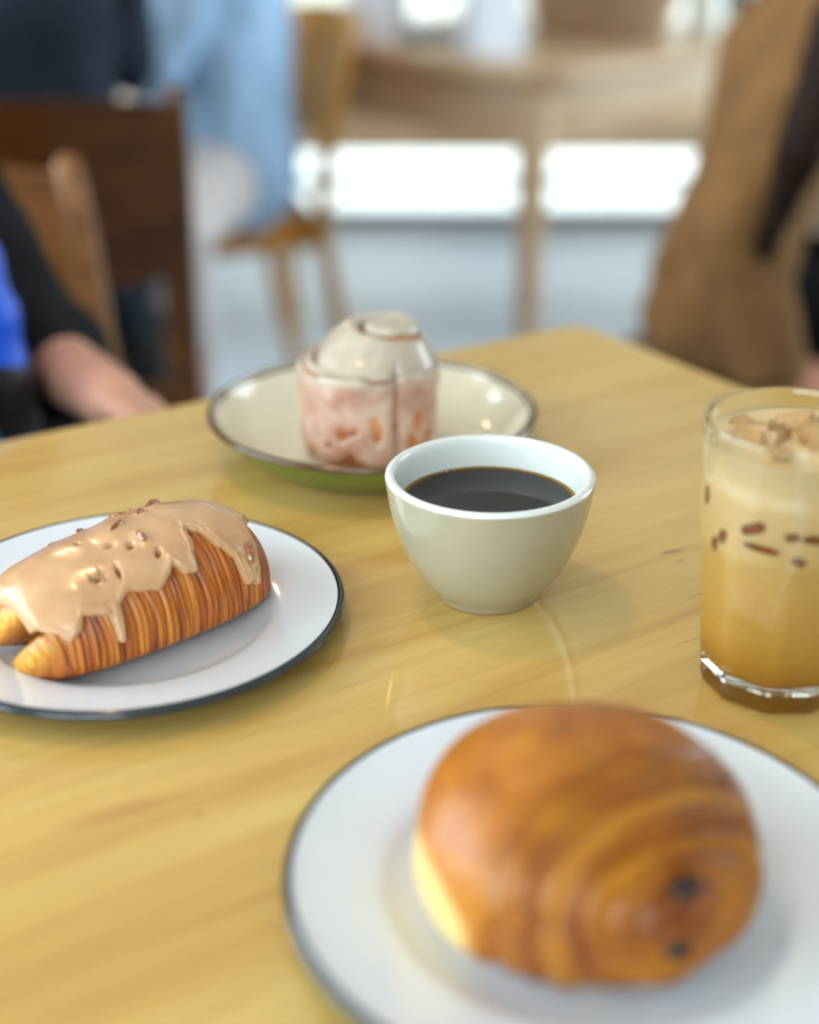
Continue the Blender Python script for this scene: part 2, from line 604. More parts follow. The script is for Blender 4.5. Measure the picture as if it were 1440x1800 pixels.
def plate(name, loc, rad, inner, outer, rimm, label, well=0.62, rim_h=0.017, depth=0.0):
    o = empty(name, loc)
    tag(o, label, 'plate', None)
    k = rad
    T = 0.0016
    if depth == 0:
        top = smooth_prof([(0, 0.0052), (k * 0.30, 0.0050), (k * (well - 0.10), 0.0052), (k * well, 0.0072), (k * (well + 0.07), 0.0105), (k * (well + 0.15), 0.0125), (k * 0.92, 0.0155), (k * 0.975, rim_h)], 8)
    else:
        top = smooth_prof([(0, 0.0050), (k * 0.35, 0.0050), (k * 0.60, 0.0054), (k * 0.73, 0.0075), (k * 0.83, 0.0145), (k * 0.92, 0.0250), (k * 0.975, rim_h)], 8)
    bot = [(r, z - T) for r, z in top]
    z0 = min(z for r, z in bot)
    foot = k * (well - 0.02)
    prof = [(r, (z - z0) if r < foot else z - z0) for r, z in bot]
    prof = [(r, z - z0 * 0) for r, z in prof]
    n1 = len(prof)
    topp = [(r, z - z0) for r, z in reversed(top)]
    full = prof + topp
    idx = [1] * (n1 - 1) + [1] + [0] * (len(topp) - 1)
    lathe('plate_body', full, [inner, outer], o, 128, idx, close=False)
    zt = topp[0][1]
    rp = []
    for j in range(15):
        a = R(75 - 250 * j / 14)
        rp.append((k * 0.980 + 0.0030 * math.cos(a), zt - 0.0020 + 0.0024 * math.sin(a)))
    rp.append(rp[0])
    lathe('rim_band', rp, rimm, o, 128, close=False)
    return o


TZ = 0.7502
plate('enamel_plate', (-0.1405, 0.633, TZ), 0.107, M['en_white'], M['en_dark'], M['en_dark'], 'white enamel plate with charcoal rim under the glazed croissant')
plate('enamel_plate', (0.0655, 0.424, TZ), 0.1115, M['en_white'], M['en_dark'], M['en_dark'], 'white enamel plate with dark rim under the round chocolate croissant')
plate('enamel_plate', (-0.024, 0.868, TZ), 0.106, M['en_cream'], M['en_green'], M['en_brown'], 'cream enamel plate with brown rim and green underside under the cinnamon roll', rim_h=0.0335, depth=1)

# ------------------------------------------------------------------ coffee cup
M['stone'] = plain('stone_glaze', (170, 162, 136), 0.16, 0.5, 0.35, vary=0.02, vscale=60)
M['cup_white'] = plain('white_glaze', (226, 228, 222), 0.14, 0.5, 0.4)
outer = smooth_prof([(0.0, 0.0022), (0.022, 0.0020), (0.0245, 0.0), (0.0268, 0.0004), (0.0290, 0.004), (0.0372, 0.0145), (0.0453, 0.030), (0.0506, 0.047), (0.0531, 0.0615), (0.0537, 0.0655)], 6)
lip = smooth_prof([(0.0537, 0.0655), (0.0532, 0.0676), (0.0510, 0.0685), (0.0489, 0.0676), (0.0482, 0.0650)], 4)
inner_p = smooth_prof([(0.0482, 0.0650), (0.0468, 0.055), (0.0432, 0.040), (0.035, 0.022), (0.024, 0.009), (0.010, 0.0055), (0.0, 0.005)], 6)
prof = outer + lip[1:] + inner_p[1:]
n_out = len(outer) + 1
cup = empty('coffee_cup', (0.041, 0.667, TZ))
tag(cup, 'stone beige handleless ceramic cup with white inside holding black coffee', 'cup')
lathe('cup_body', prof, [M['stone'], M['cup_white']], cup, 128, [0] * n_out + [1] * (len(prof) - 1 - n_out), close=False)


def coffee_mat():
    t = NT('black_coffee')
    tcn = t.n('ShaderNodeTexCoord')
    mul = t.n('ShaderNodeVectorMath', operation='MULTIPLY')
    t.l(tcn.outputs['Object'], mul.inputs[0])
    mul.inputs[1].default_value = (1, 1, 0)
    ln = t.n('ShaderNodeVectorMath', operation='LENGTH')
    t.l(mul.outputs[0], ln.inputs[0])
    d = t.math('DIVIDE', ln.outputs['Value'], 0.0465)
    d = t.math('ADD', d, t.math('MULTIPLY_ADD', t.noise(t.coords(), 90, 3), 0.03, -0.015))
    c = t.ramp(d, [(0.0, (24, 14, 8)), (0.90, (28, 15, 5)), (0.945, (78, 42, 4)), (0.985, (150, 116, 14))])
    t.set(Base_Color=c, Roughness=0.03, IOR=1.33, Specular_IOR_Level=0.5)
    return t.m


M['coffee'] = coffee_mat()
cf = lathe('coffee', smooth_prof([(0.0, 0.0075), (0.024, 0.0105), (0.0345, 0.0225), (0.0428, 0.0402), (0.0462, 0.0515)], 4) + [(0.0465, 0.0523), (0.0455, 0.0517), (0.043, 0.0515), (0.0, 0.0515)], M['coffee'], None, 96, close=False)
cf.location = (0.041, 0.667, TZ)
tag(cf, 'dark black coffee filling the stone beige cup', 'coffee')
bmx = bmesh.new()
for (a, r, s) in ((118, 0.0447, 0.0009), (122, 0.0446, 0.0007), (112, 0.0449, 0.0006), (126, 0.0446, 0.0006), (62, 0.0447, 0.0006)):
    bmesh.ops.create_uvsphere(bmx, u_segments=10, v_segments=6, radius=s, matrix=Matrix.Translation((r * math.cos(R(a)), r * math.sin(R(a)), 0.0520)))
M['bubble'] = plain('coffee_bubble', (170, 150, 110), 0.08, 0.6)
bo = from_bm('bubbles', bmx, M['bubble'], cf)
bo['kind'] = 'stuff'

# ------------------------------------------------------------------ iced coffee


def glass_mat():
    t = NT('clear_glass')
    t.set(Base_Color=(0.97, 0.985, 0.975, 1), Roughness=0.015, Transmission_Weight=1.0, IOR=1.47)
    return t.m


M['glass'] = glass_mat()
GL = (0.1705, 0.578, TZ)
gls = empty('tumbler_glass', GL)
tag(gls, 'tall clear faceted glass tumbler holding iced milk coffee', 'glass')
GH = 0.131


def g_or(z):
    return 0.0345 + (0.0425 - 0.0345) * (z / GH) ** 0.9


NF = 10


def facet(a, r, z):
    if z > 0.078 or r < 0.02:
        return 1.0
    s = min(1, (0.078 - z) / 0.006) if z > 0.072 else 1.0
    seg = 2 * math.pi / NF
    q = (a % seg) - seg / 2
    fl = math.cos(seg / 2) / math.cos(q) * 1.012
    return 1 + (min(1.0, fl) - 1) * s


NG = 160
zs = [0.0, 0.0008, 0.003, 0.006, 0.010, 0.012, 0.016, 0.03, 0.05, 0.068, 0.072, 0.074, 0.076, 0.078, 0.082, 0.10, 0.12, 0.127, 0.1295]
po = [(0.0, 0.0025), (0.024, 0.0022), (0.029, 0.0)]
for z in zs[1:]:
    rr = g_or(z) - (0.0016 * math.exp(-z / 0.0016)) - (0.0010 if 0.0085 < z < 0.0115 else 0) - (0.0011 if z < 0.074 else 0)
    po.append((rr, z))
po += [(0.0417, 0.1310), (0.0404, 0.1306), (0.0398, 0.129)]
pi_ = [(g_or(z) - 0.0028 - (0.0012 if z < 0.075 else 0.0), z) for z in (0.12, 0.10, 0.08, 0.07, 0.05, 0.03, 0.020, 0.0165)] + [(0.026, 0.0125), (0.015, 0.0112), (0.0, 0.011)]
lathe('glass_wall', po + pi_, M['glass'], gls, NG, rfun=lambda a, r, z: facet(a, r, z) if r > 0.0302 and abs(r - (g_or(z) - 0.0011)) < 0.0032 and z < 0.078 and r > g_or(z) - 0.0026 else 1.0, close=False).data.set_sharp_from_angle(angle=R(24))


def latte_mat():
    t = NT('iced_milk_coffee')
    tcn = t.n('ShaderNodeTexCoord')
    sp = t.n('ShaderNodeSeparateXYZ')
    t.l(tcn.outputs['Object'], sp.inputs[0])
    h = t.math('DIVIDE', sp.outputs['Z'], 0.12)
    h = t.math('ADD', h, t.math('MULTIPLY_ADD', t.noise(t.coords((1, 1, 0.7)), 45, 4, 0.6, 0.8), 0.16, -0.08))
    c = t.ramp(h, [(0.08, (212, 150, 40)), (0.30, (222, 172, 78)), (0.60, (226, 184, 104)), (0.66, (234, 198, 130)), (0.95, (238, 206, 150))])
    t.set(Base_Color=c, Roughness=0.25, Subsurface_Weight=0.25, Subsurface_Radius=(0.006, 0.003, 0.001), Subsurface_Scale=1.0)
    return t.m


M['latte'] = latte_mat()
LZ = 0.1215
lp = [(0.0, 0.0108), (0.0155, 0.0110), (0.0262, 0.0123), (g_or(0.0165) - 0.0038, 0.0163), (g_or(0.03) - 0.0038, 0.03), (g_or(0.05) - 0.0038, 0.05), (g_or(0.07) - 0.0038, 0.07), (g_or(0.08) - 0.0026, 0.08), (g_or(0.10) - 0.0026, 0.10), (g_or(LZ) - 0.0026, LZ + 0.0006), (g_or(LZ) - 0.005, LZ), (0.02, LZ), (0.0, LZ)]
lt = lathe('iced_coffee', lp, M['latte'], None, 96, close=False)
lt.location = GL
tag(lt, 'milky iced coffee, tan above and amber below, filling the glass tumbler', 'drink')


def ice_mat():
    t = NT('coffee_stained_ice')
    f = t.noise(t.coords(), 60, 4, 0.6, 0.6)
    c = t.ramp(f, [(0.3, (186, 132, 66)), (0.6, (226, 190, 136)), (0.8, (244, 226, 190))])
    t.set(Base_Color=c, Roughness=0.08, Transmission_Weight=0.35, IOR=1.31, Specular_IOR_Level=0.6)
    return t.m


M['ice'] = ice_mat()
M['ice_dark'] = plain('ice_window_brown', (136, 78, 26), 0.2, 0.4, vary=0.3, vscale=150)


def ice(loc, s, rot, mat, seed, label, group, wob=0.12):
    bm = bmesh.new()
    r = bmesh.ops.create_cube(bm, size=1)
    bmesh.ops.bevel(bm, geom=bm.edges[:], offset=0.16, segments=3, affect='EDGES')
    bmesh.ops.subdivide_edges(bm, edges=bm.edges[:], cuts=1, use_grid_fill=True)
    for v in bm.verts:
        nv = noise.noise_vector(v.co * 1.7 + Vector((seed * 3.1, seed, -seed)))
        v.co += nv * wob
        v.co = Vector((v.co.x * s[0], v.co.y * s[1], v.co.z * s[2]))
    o = from_bm('ice_cube', bm, mat, None, sharp=38)
    o.location = loc
    o.rotation_euler = rot
    tag(o, label, 'ice', group)
    return o


gx, gy, gz = GL
IL = 'irregular ice cube floating at the top of the iced coffee'
random.seed(5)
for k, (dx, dy, dz, s) in enumerate(((-0.016, 0.004, 0.1220, 0.024), (0.003, 0.018, 0.1225, 0.022), (0.010, -0.006, 0.1215, 0.025), (-0.012, -0.019, 0.1210, 0.018), (0.022, 0.014, 0.1220, 0.020), (-0.022, 0.018, 0.1215, 0.014))):
    ice((gx + dx, gy + dy, gz + dz - 0.004), (s, s * 0.9, s * 0.7), (random.uniform(-0.5, 0.5), random.uniform(-0.5, 0.5), random.uniform(0, 3)), M['ice'], k + 1, IL, 'ice cubes at the top of the iced coffee')
IW = 'small brown edge of ice pressed against the tumbler wall below the surface'
for k, (ad, z, w, h, tl) in enumerate(((-128, 0.0925, 0.011, 0.0045, 0.5), (-122, 0.0840, 0.014, 0.0032, -0.05), (-104, 0.0915, 0.006, 0.0038, 0.2), (-98, 0.0800, 0.006, 0.0042, -0.5), (-152, 0.0835, 0.005, 0.0070, -0.4), (-160, 0.0775, 0.004, 0.0070, -0.3), (-172, 0.098, 0.004, 0.008, 0.0), (-86, 0.0905, 0.014, 0.004, -0.1), (-72, 0.083, 0.008, 0.009, 0.3))):
    a = R(ad)
    rr = g_or(z) - 0.0028
    o = ice((gx + rr * math.cos(a), gy + rr * math.sin(a), gz + z), (w, 0.0022, h), (0, 0, 0), M['ice_dark'], 20 + k, IW, 'ice edges showing through the tumbler wall', 0.18)
    o.rotation_euler = (Matrix.Rotation(a + math.pi / 2, 4, 'Z') @ Matrix.Rotation(-tl, 4, 'Y')).to_euler()

# ------------------------------------------------------------------ pastry helpers


def nz(x, y, z):
    return noise.noise(Vector((x, y, z)))


def fbm(x, y, z, o=3):
    return noise.fractal(Vector((x, y, z)), 1.0, 2.0, o)


def sstep(a, b, x):
    t = min(1, max(0, (x - a) / (b - a)))
    return t * t * (3 - 2 * t)


# ---- glazed croissant on the left plate
CL, CW, CH = 0.0690, 0.0385, 0.0505   # half length, half width, height


def cro(t, ph, ridge=True):
    """point on the log; t -1..1 along local x, ph 0 front .. pi/2 top .. pi back"""
    e = max(0.0, 1 - abs(t) ** (4.5 if t > 0 else 8.0)) ** 0.36
    w = CW * (0.86 + 0.14 * math.cos(t * 1.3)) * e
    h = CH * (0.90 + 0.10 * math.cos(t * 1.5)) * (0.25 + 0.75 * e)
    c, s = math.cos(ph), math.sin(ph)
    yy = -math.copysign(abs(c) ** 0.82, c) * w
    if s >= 0:
        zz = 0.36 * h + 0.64 * h * abs(s) ** 0.90
    else:
        zz = 0.36 * h - 0.36 * h * abs(s) ** 0.55
    x = CL * t
    # bow of the log and slight twist of height
    yy += 0.004 * (t * t)
    zz *= 1 + 0.05 * math.sin(2.3 * t + 0.6)
    if ridge:
        u = x * 1000 + 2.2 * nz(x * 90, ph * 1.2, 3.1) + 2.6 * math.sin(ph * 1.0)
        rd = abs(math.sin(u * 0.98)) * 0.5 + abs(math.sin(u * 0.41 + 1.1)) * 0.5
        amp = 0.0020 * (0.5 + 0.5 * min(1, e))
        k = (rd - 0.55) * amp + 0.0013 * nz(x * 55, ph * 0.9, 7.7)
        n = Vector((0, -c, 0.8 * s))
        if s > -0.3:
            yy += n.y * k
            zz += n.z * k
    return Vector((x, yy, max(zz, 0.0)))


def build_croissant():
    nt, npn = 330, 110
    V, pale, dark = [], [], []
    for i in range(nt):
        q = -1 + 2 * i / (nt - 1)
        t = math.copysign(1 - (1 - abs(q)) ** 1.5, q)
        t = max(-0.9999, min(0.9999, t))
        for j in range(npn):
            ph = 2 * math.pi * j / npn
            p = cro(t, ph)
            pl = 0.0
            dk = 0.0
            if t < -0.55:
                # rolled end: two lobes with a deep fold between them
                y, z = p.y, p.z
                fold = (z - 0.021) * 0.75 + (y + 0.004) * 0.66
                near = sstep(-0.60, -0.97, t)
                g = math.exp(-(fold / 0.0034) ** 2) * near
                p.x += 0.013 * g
                lob = math.exp(-((abs(fold) - 0.0115) / 0.0065) ** 2) * sstep(-0.80, -0.99, t)
                sp = math.sin(1100 * math.hypot(y - (0.012 if fold > 0 else -0.014), z - (0.028 if fold > 0 else 0.012)))
                p.x -= 0.0026 * lob + 0.0003 * sp * near
                pl = lob * (0.75 + 0.25 * sp)
                dk = 0.95 * g
            V.append(p)
            pale.append(pl)
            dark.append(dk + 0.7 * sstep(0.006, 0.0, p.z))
    Fc = grid_faces(nt, npn)
    Fc.append(tuple(reversed(range(npn))))
    Fc.append(tuple((nt - 1) * npn + j for j in range(npn)))
    return V, Fc, pale, dark


def crust_mat(name, cols, stretch, scale, rough=0.42, coat=0.25):
    t = NT(name)
    f = t.noise(t.coords(stretch), scale, 5, 0.6, 0.5)
    g = t.noise(t.coords(), 55, 4)
    c = t.ramp(f, [(0.30, cols[0]), (0.43, cols[1]), (0.54, cols[2]), (0.68, cols[3])])
    c = t.mix(t.ramp(g, [(0.4, (0, 0, 0, 1)), (0.75, (0.5, 0.5, 0.5, 1))]), c, lin(cols[2]))
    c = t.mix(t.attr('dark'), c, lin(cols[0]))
    c = t.mix(t.attr('pale'), c, lin(cols[4]))
    t.set(Base_Color=c, Roughness=rough, Coat_Weight=coat, Coat_Roughness=0.25)
    t.bump(t.noise(t.coords(stretch), scale * 1.8, 4), 0.35, 0.0008)
    return t.m


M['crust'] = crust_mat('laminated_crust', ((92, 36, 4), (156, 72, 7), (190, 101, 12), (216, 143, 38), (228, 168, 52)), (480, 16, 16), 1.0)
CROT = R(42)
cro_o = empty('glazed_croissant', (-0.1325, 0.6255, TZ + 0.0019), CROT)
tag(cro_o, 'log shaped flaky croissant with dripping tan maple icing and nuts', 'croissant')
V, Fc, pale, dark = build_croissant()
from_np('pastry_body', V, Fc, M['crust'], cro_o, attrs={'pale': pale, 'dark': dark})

EDGE = [(-1.0, 60), (-0.95, 44), (-0.88, 30), (-0.80, 19), (-0.75, 22), (-0.69, 36), (-0.62, 33), (-0.555, 30), (-0.52, 4), (-0.485, 3), (-0.45, 34), (-0.36, 40), (-0.26, 36), (-0.16, 32), (-0.06, 38), (0.01, 46), (0.08, 36), (0.15, 34), (0.20, 50), (0.27, 72), (0.34, 66), (0.42, 46), (0.49, 34), (0.545, 8), (0.60, 10), (0.65, 5), (0.70, 30), (0.75, 66), (0.82, 74), (0.90, 82), (1.0, 100)]
EX = [a for a, b in EDGE]
EYv = [b for a, b in EDGE]
NUTS = [(0.30, 112, 0.0105, 20), (0.02, 116, 0.0100, -10), (-0.10, 96, 0.0125, 25), (-0.06, 78, 0.0090, 80), (0.20, 128, 0.0085, 60), (-0.22, 128, 0.0090, 40), (0.06, 138, 0.0080, 0), (-0.02, 140, 0.0070, 70), (0.52, 140, 0.0095, 10), (0.60, 34, 0.0110, 75), (0.62, 20, 0.0070, 30), (-0.42, 134, 0.0075, 15), (0.14, 104, 0.0060, 30)]
HOLES = [(-0.50, 60, 0.06, 3.2, 0), (-0.36, 58, 0.020, 7, -20), (-0.26, 84, 0.05, 2.6, -40), (-0.16, 76, 0.035, 4, -60), (-0.04, 60, 0.030, 5, -50), (-0.40, 98, 0.02, 2.0, 0)]


def edge_at(t):
    t = max(-1.0, min(1.0, t))
    for k in range(len(EX) - 1):
        if t <= EX[k + 1]:
            return EYv[k] + (EYv[k + 1] - EYv[k]) * sstep(EX[k], EX[k + 1], t)
    return EYv[-1]


def build_icing():
    nt, ns = 300, 110
    V, cov = [], []
    for i in range(nt):
        t = -0.965 + 1.93 * i / (nt - 1)
        pf = edge_at(t) + 1.5 * nz(t * 14, 0.3, 5)
        pb = 176 + 8 * nz(t * 6, 9, 2)
        for j in range(ns):
            s = j / (ns - 1)
            ph_d = pf + (pb - pf) * (s ** 1.25)
            ph = R(ph_d)
            p = cro(t, ph, False)
            e = 0.002
            du = cro(min(0.9999, t + e), ph, False) - cro(max(-0.9999, t - e), ph, False)
            dv = cro(t, ph + e, False) - cro(t, ph - e, False)
            n = dv.cross(du)
            if n.length < 1e-12:
                n = Vector((0, 0, 1))
            n.normalize()
            if n.dot(Vector((p.x * 0.3, p.y, p.z - 0.018))) < 0:
                n = -n
            # distance to the outline in metres
            d1 = (ph_d - pf) * 0.00062
            dl = min(abs(t - a) * CL for a in ()) if False else 9
            d2 = min((t + 0.965), (0.965 - t)) * CL
            d3 = (pb - ph_d) * 0.00062
            # sideways distance to the ragged front edge
            ds = d1
            for q in (-0.05, -0.035, -0.02, 0.02, 0.035, 0.05):
                pfq = edge_at(t + q)
                if ph_d < pfq:
                    ds = min(ds, abs(q) * CL * 0.8)
            d = max(0.0, min(ds, d2, d3))
            prof = math.sqrt(max(0, 1 - (1 - min(1, d / 0.0032)) ** 2))
            th = 0.0027 * prof + 0.0006 * math.exp(-((d - 0.0035) / 0.0022) ** 2)
            th += 0.0010 * nz(t * 6, ph_d * 0.035, 1.7) * prof
            for (nt_, np_, ln_, ang) in NUTS:
                dx = (t - nt_) * CL
                dy = (ph_d - np_) * 0.00062
                ca, sa = math.cos(R(ang)), math.sin(R(ang))
                u, v = dx * ca + dy * sa, -dx * sa + dy * ca
                th += 0.0009 * math.exp(-(u / (ln_ * 0.62)) ** 2 - (v / 0.0036) ** 2) * prof
            for (ht, hp, hw, hh, sk) in HOLES:
                u = (t - ht + (ph_d - hp) * sk * 0.00008) / hw
                v = (ph_d - hp) / hh
                th -= 0.0056 * math.exp(-(u * u + v * v) * 2.6)
            th += 0.0014 if prof > 0.3 else -0.0012 * (1 - prof)
            if prof <= 0.3:
                th += 0.0014 * prof / 0.3
            V.append(p + n * th - n * 0.0004)
    return V, grid_faces(nt, ns, False)


def icing_mat():
    t = NT('maple_icing')
    f = t.noise(t.coords(), 40, 4, 0.6, 0.5)
    c = t.ramp(f, [(0.3, (196, 148, 104)), (0.6, (212, 166, 120)), (0.8, (222, 182, 140))])
    sp = t.noise(t.coords(), 700, 2)
    c = t.mix(t.ramp(sp, [(0.74, (0, 0, 0, 1)), (0.80, (0.6, 0.6, 0.6, 1))]), c, lin((130, 74, 40)))
    t.set(Base_Color=c, Roughness=0.24, Subsurface_Weight=0.15, Subsurface_Radius=(0.004, 0.002, 0.001), Subsurface_Scale=1.0, Coat_Weight=0.25, Coat_Roughness=0.12)
    t.bump(t.noise(t.coords(), 160, 3), 0.15, 0.0006)
    return t.m


M['icing'] = icing_mat()
V, Fc = build_icing()
ic = from_np('icing', V, Fc, M['icing'], cro_o)
ic['label'] = 'tan maple icing dripping down the side'


def nut_mat():
    t = NT('pecan')
    f = t.noise(t.coords(), 260, 4, 0.6, 0.4)
    t.set(Base_Color=t.ramp(f, [(0.3, (120, 62, 40)), (0.5, (160, 98, 66)), (0.68, (206, 160, 118))]), Roughness=0.25, Coat_Weight=0.4, Coat_Roughness=0.1)
    return t.m


M['pecan'] = nut_mat()
for k, (t_, p_, ln_, ang) in enumerate(NUTS):
    bm = bmesh.new()
    bmesh.ops.create_uvsphere(bm, u_segments=16, v_segments=10, radius=0.5)
    for v in bm.verts:
        v.co.z += 0.10 * math.cos(v.co.y * 9) - 0.05
        v.co += noise.noise_vector(v.co * 3 + Vector((k, 0, 0))) * 0.12
        v.co = Vector((v.co.x * ln_, v.co.y * ln_ * 0.46, v.co.z * ln_ * 0.40))
    o = from_bm('pecan_piece', bm, M['pecan'], cro_o)
    p = cro(t_, R(p_), False)
    e = 0.01
    du = (cro(t_ + e, R(p_), False) - cro(t_ - e, R(p_), False)).normalized()
    dv = (cro(t_, R(p_) + e, False) - cro(t_, R(p_) - e, False)).normalized()
    n = dv.cross(du).normalized()
    if n.dot(Vector((0, p.y, p.z - 0.018))) < 0:
        n = -n
    ux = du * math.cos(R(ang)) + dv * math.sin(R(ang))
    uy = n.cross(ux)
    mt = Matrix((ux, uy, n)).transposed().to_4x4()
    mt.translation = p + n * (0.0036 if k % 3 else 0.0046)
    o.matrix_local = mt

# ---- cinnamon roll on the cream plate
RR, RH = 0.0435, 0.062
SEAM = R(-66)


def roll_surface():
    """list of rings (bottom to the top centre) of points plus thickness mask of glaze"""
    na = 220
    V, S = [], []
    prof = []
    for k in range(5):
        prof.append(('b', k / 5))
    for k in range(46):
        prof.append(('s', k / 46))
    for k in range(100):
        prof.append(('t', k / 99))
    for kind, u in prof:
        for j in range(na):
            a = 2 * math.pi * j / na
            # outer wrap: one spiral step at the seam
            da = (a - SEAM) % (2 * math.pi)
            r_out = RR * (1.0 - 0.075 * (1 - da / (2 * math.pi)) + 0.045)
            r_out *= 1 + 0.02 * nz(math.cos(a) * 1.5, math.sin(a) * 1.5, 4)
            sm = min(da, 2 * math.pi - da)
            r_out -= 0.0052 * math.exp(-(sm / 0.085) ** 2)
            if kind == 'b':
                r, z = r_out * (0.2 + 0.74 * u), 0.0
            elif kind == 's':
                zz = u * RH
                bul = 1 - 0.10 * (1 - sstep(0, 0.016, zz)) ** 2 - 0.02 * (zz / RH)
                bul += 0.012 * nz(math.cos(a) * 3, math.sin(a) * 3, zz * 60)
                r, z = r_out * bul, zz
            else:
                rr = max(1 - u, 0.0001)
                r = (r_out + (RR - r_out) * sstep(0.0, 0.25, u)) * 0.98 * rr
                turn = rr * 1.95 - (da / (2 * math.pi)) + 0.04 * nz(math.cos(a), math.sin(a), rr * 3)
                ph = turn - math.floor(turn)
                gr = min(ph, 1 - ph)
                cushion = math.sqrt(max(0, 1 - (1 - min(1, gr / 0.26)) ** 2))
                edge = 1 - (1 - sstep(0, 0.20, u)) ** 2
                z = RH - 0.003 + 0.006 * edge + 0.0190 * sstep(0.96, 0.42, rr) - 0.011 * (1 - cushion) * sstep(0.06, 0.16, u)
                z += 0.0012 * nz(r * math.cos(a) * 90, r * math.sin(a) * 90, 1)
                cxx, cyy = 0.0165 * (1 - rr) ** 1.0, 0.004 * (1 - rr)
                groove = sstep(0.10, 0.03, gr) * sstep(0.10, 0.2, u)
            if kind != 't':
                cxx = cyy = groove = 0.0
            V.append(Vector((r * math.cos(a) + cxx, r * math.sin(a) + cyy, z)))
            S.append((kind, u, a, groove))
    return V, S, len(prof), na


V, S, nr, na = roll_surface()
rollo = empty('cinnamon_roll', (-0.026, 0.866, TZ + 0.0019))
tag(rollo, 'tall cinnamon roll coated in pale sugar glaze with a spiral top', 'pastry')


def roll_mat():
    t = NT('cinnamon_dough')
    f = t.noise(t.coords(), 45, 4, 0.6, 0.5)
    t.set(Base_Color=t.ramp(f, [(0.3, (120, 58, 26)), (0.5, (178, 100, 48)), (0.7, (206, 140, 82))]), Roughness=0.5)
    return t.m


def glaze_mat():
    t = NT('sugar_glaze')
    f = t.noise(t.coords(), 38, 5, 0.65, 0.6)
    c = t.ramp(f, [(0.28, (166, 110, 84)), (0.5, (192, 150, 128)), (0.72, (216, 190, 172))])
    tcn = t.n('ShaderNodeTexCoord')
    sp = t.n('ShaderNodeSeparateXYZ')
    t.l(tcn.outputs['Object'], sp.inputs[0])
    h = t.math('ADD', sp.outputs['Z'], t.math('MULTIPLY_ADD', t.noise(t.coords(), 60, 3), 0.02, -0.01))
    top = t.ramp(t.math('DIVIDE', h, 0.1), [(0.50, (0, 0, 0, 1)), (0.62, (0.85, 0.85, 0.85, 1))])
    c = t.mix(top, c, lin((192, 180, 160)))
    t.set(Base_Color=c, Roughness=0.28, Coat_Weight=0.4, Coat_Roughness=0.15, Subsurface_Weight=0.1, Subsurface_Radius=(0.004, 0.002, 0.001), Subsurface_Scale=1.0)
    t.bump(t.noise(t.coords(), 120, 4), 0.4, 0.001)
    return t.m


M['dough'] = roll_mat()
M['sugar'] = glaze_mat()
Fr = grid_faces(nr, na)
Fr.append(tuple(reversed(range(na))))
Fr.append(tuple((nr - 1) * na + j for j in range(na)))
body = from_np('roll_body', V, Fr, M['dough'], rollo)
nrm = np.zeros((len(V), 3))
body.data.vertices.foreach_get
vn = [v.normal.copy() for v in body.data.vertices]
G = []
SPOTS = [(-112, 0.024, 0.0045, 0.0045), (-82, 0.026, 0.0040, 0.0085), (-100, 0.004, 0.009, 0.004), (-150, 0.008, 0.008, 0.004), (-168, 0.036, 0.004, 0.005), (-50, 0.012, 0.004, 0.010), (-42, 0.028, 0.005, 0.008), (-120, 0.002, 0.010, 0.003), (-30, 0.016, 0.005, 0.007)]
for i, (p, (kind, u, a, groove), n) in enumerate(zip(V, S, vn)):
    if p.length < 1e-9:
        n = Vector((0, 0, 1))
    m = 0.0013 + 0.0006 * nz(p.x * 70, p.y * 70, p.z * 70)
    if kind == 's':
        m += 0.0015 * (sstep(0.62, 0.78, u + 0.1 * nz(math.cos(a) * 3, math.sin(a) * 3, 8))) * (1 - sstep(0.94, 1.0, u) * 0.4)
        for (sa, sz, sw, sh) in SPOTS:
            d = ((a - R(sa) + math.pi) % (2 * math.pi)) - math.pi
            m -= 0.0034 * math.exp(-((d * RR / sw) ** 2 + ((p.z - sz) / sh) ** 2) * 1.5)
        m -= 0.0024 * max(0, nz(p.x * 130, p.y * 130, p.z * 90 + 5) - 0.28) * 3 * (1 - sstep(0.4, 0.75, u))
    m -= 0.0028 * groove
    if kind == 'b':
        m = -0.0006
    q = p + n * m
    q.z = max(q.z, 0.0002)
    G.append(q)
from_np('sugar_glaze', G, Fr, M['sugar'], rollo)

# ---- round chocolate croissant on the near plate
PX, PY, PH = 0.0615, 0.0590, 0.0680
SW = Vector((0.455, -0.844, 0.20)).normalized()
TONE = [-0.25, -0.1, 0.15, -0.25, 0.50, -0.22, 0.25, -0.28, 0.2, -0.15, 0.0]
RINGS = [0.24, 0.42, 0.60, 0.74, 0.92, 1.06, 1.16, 1.32, 1.44, 1.60, 2.0]


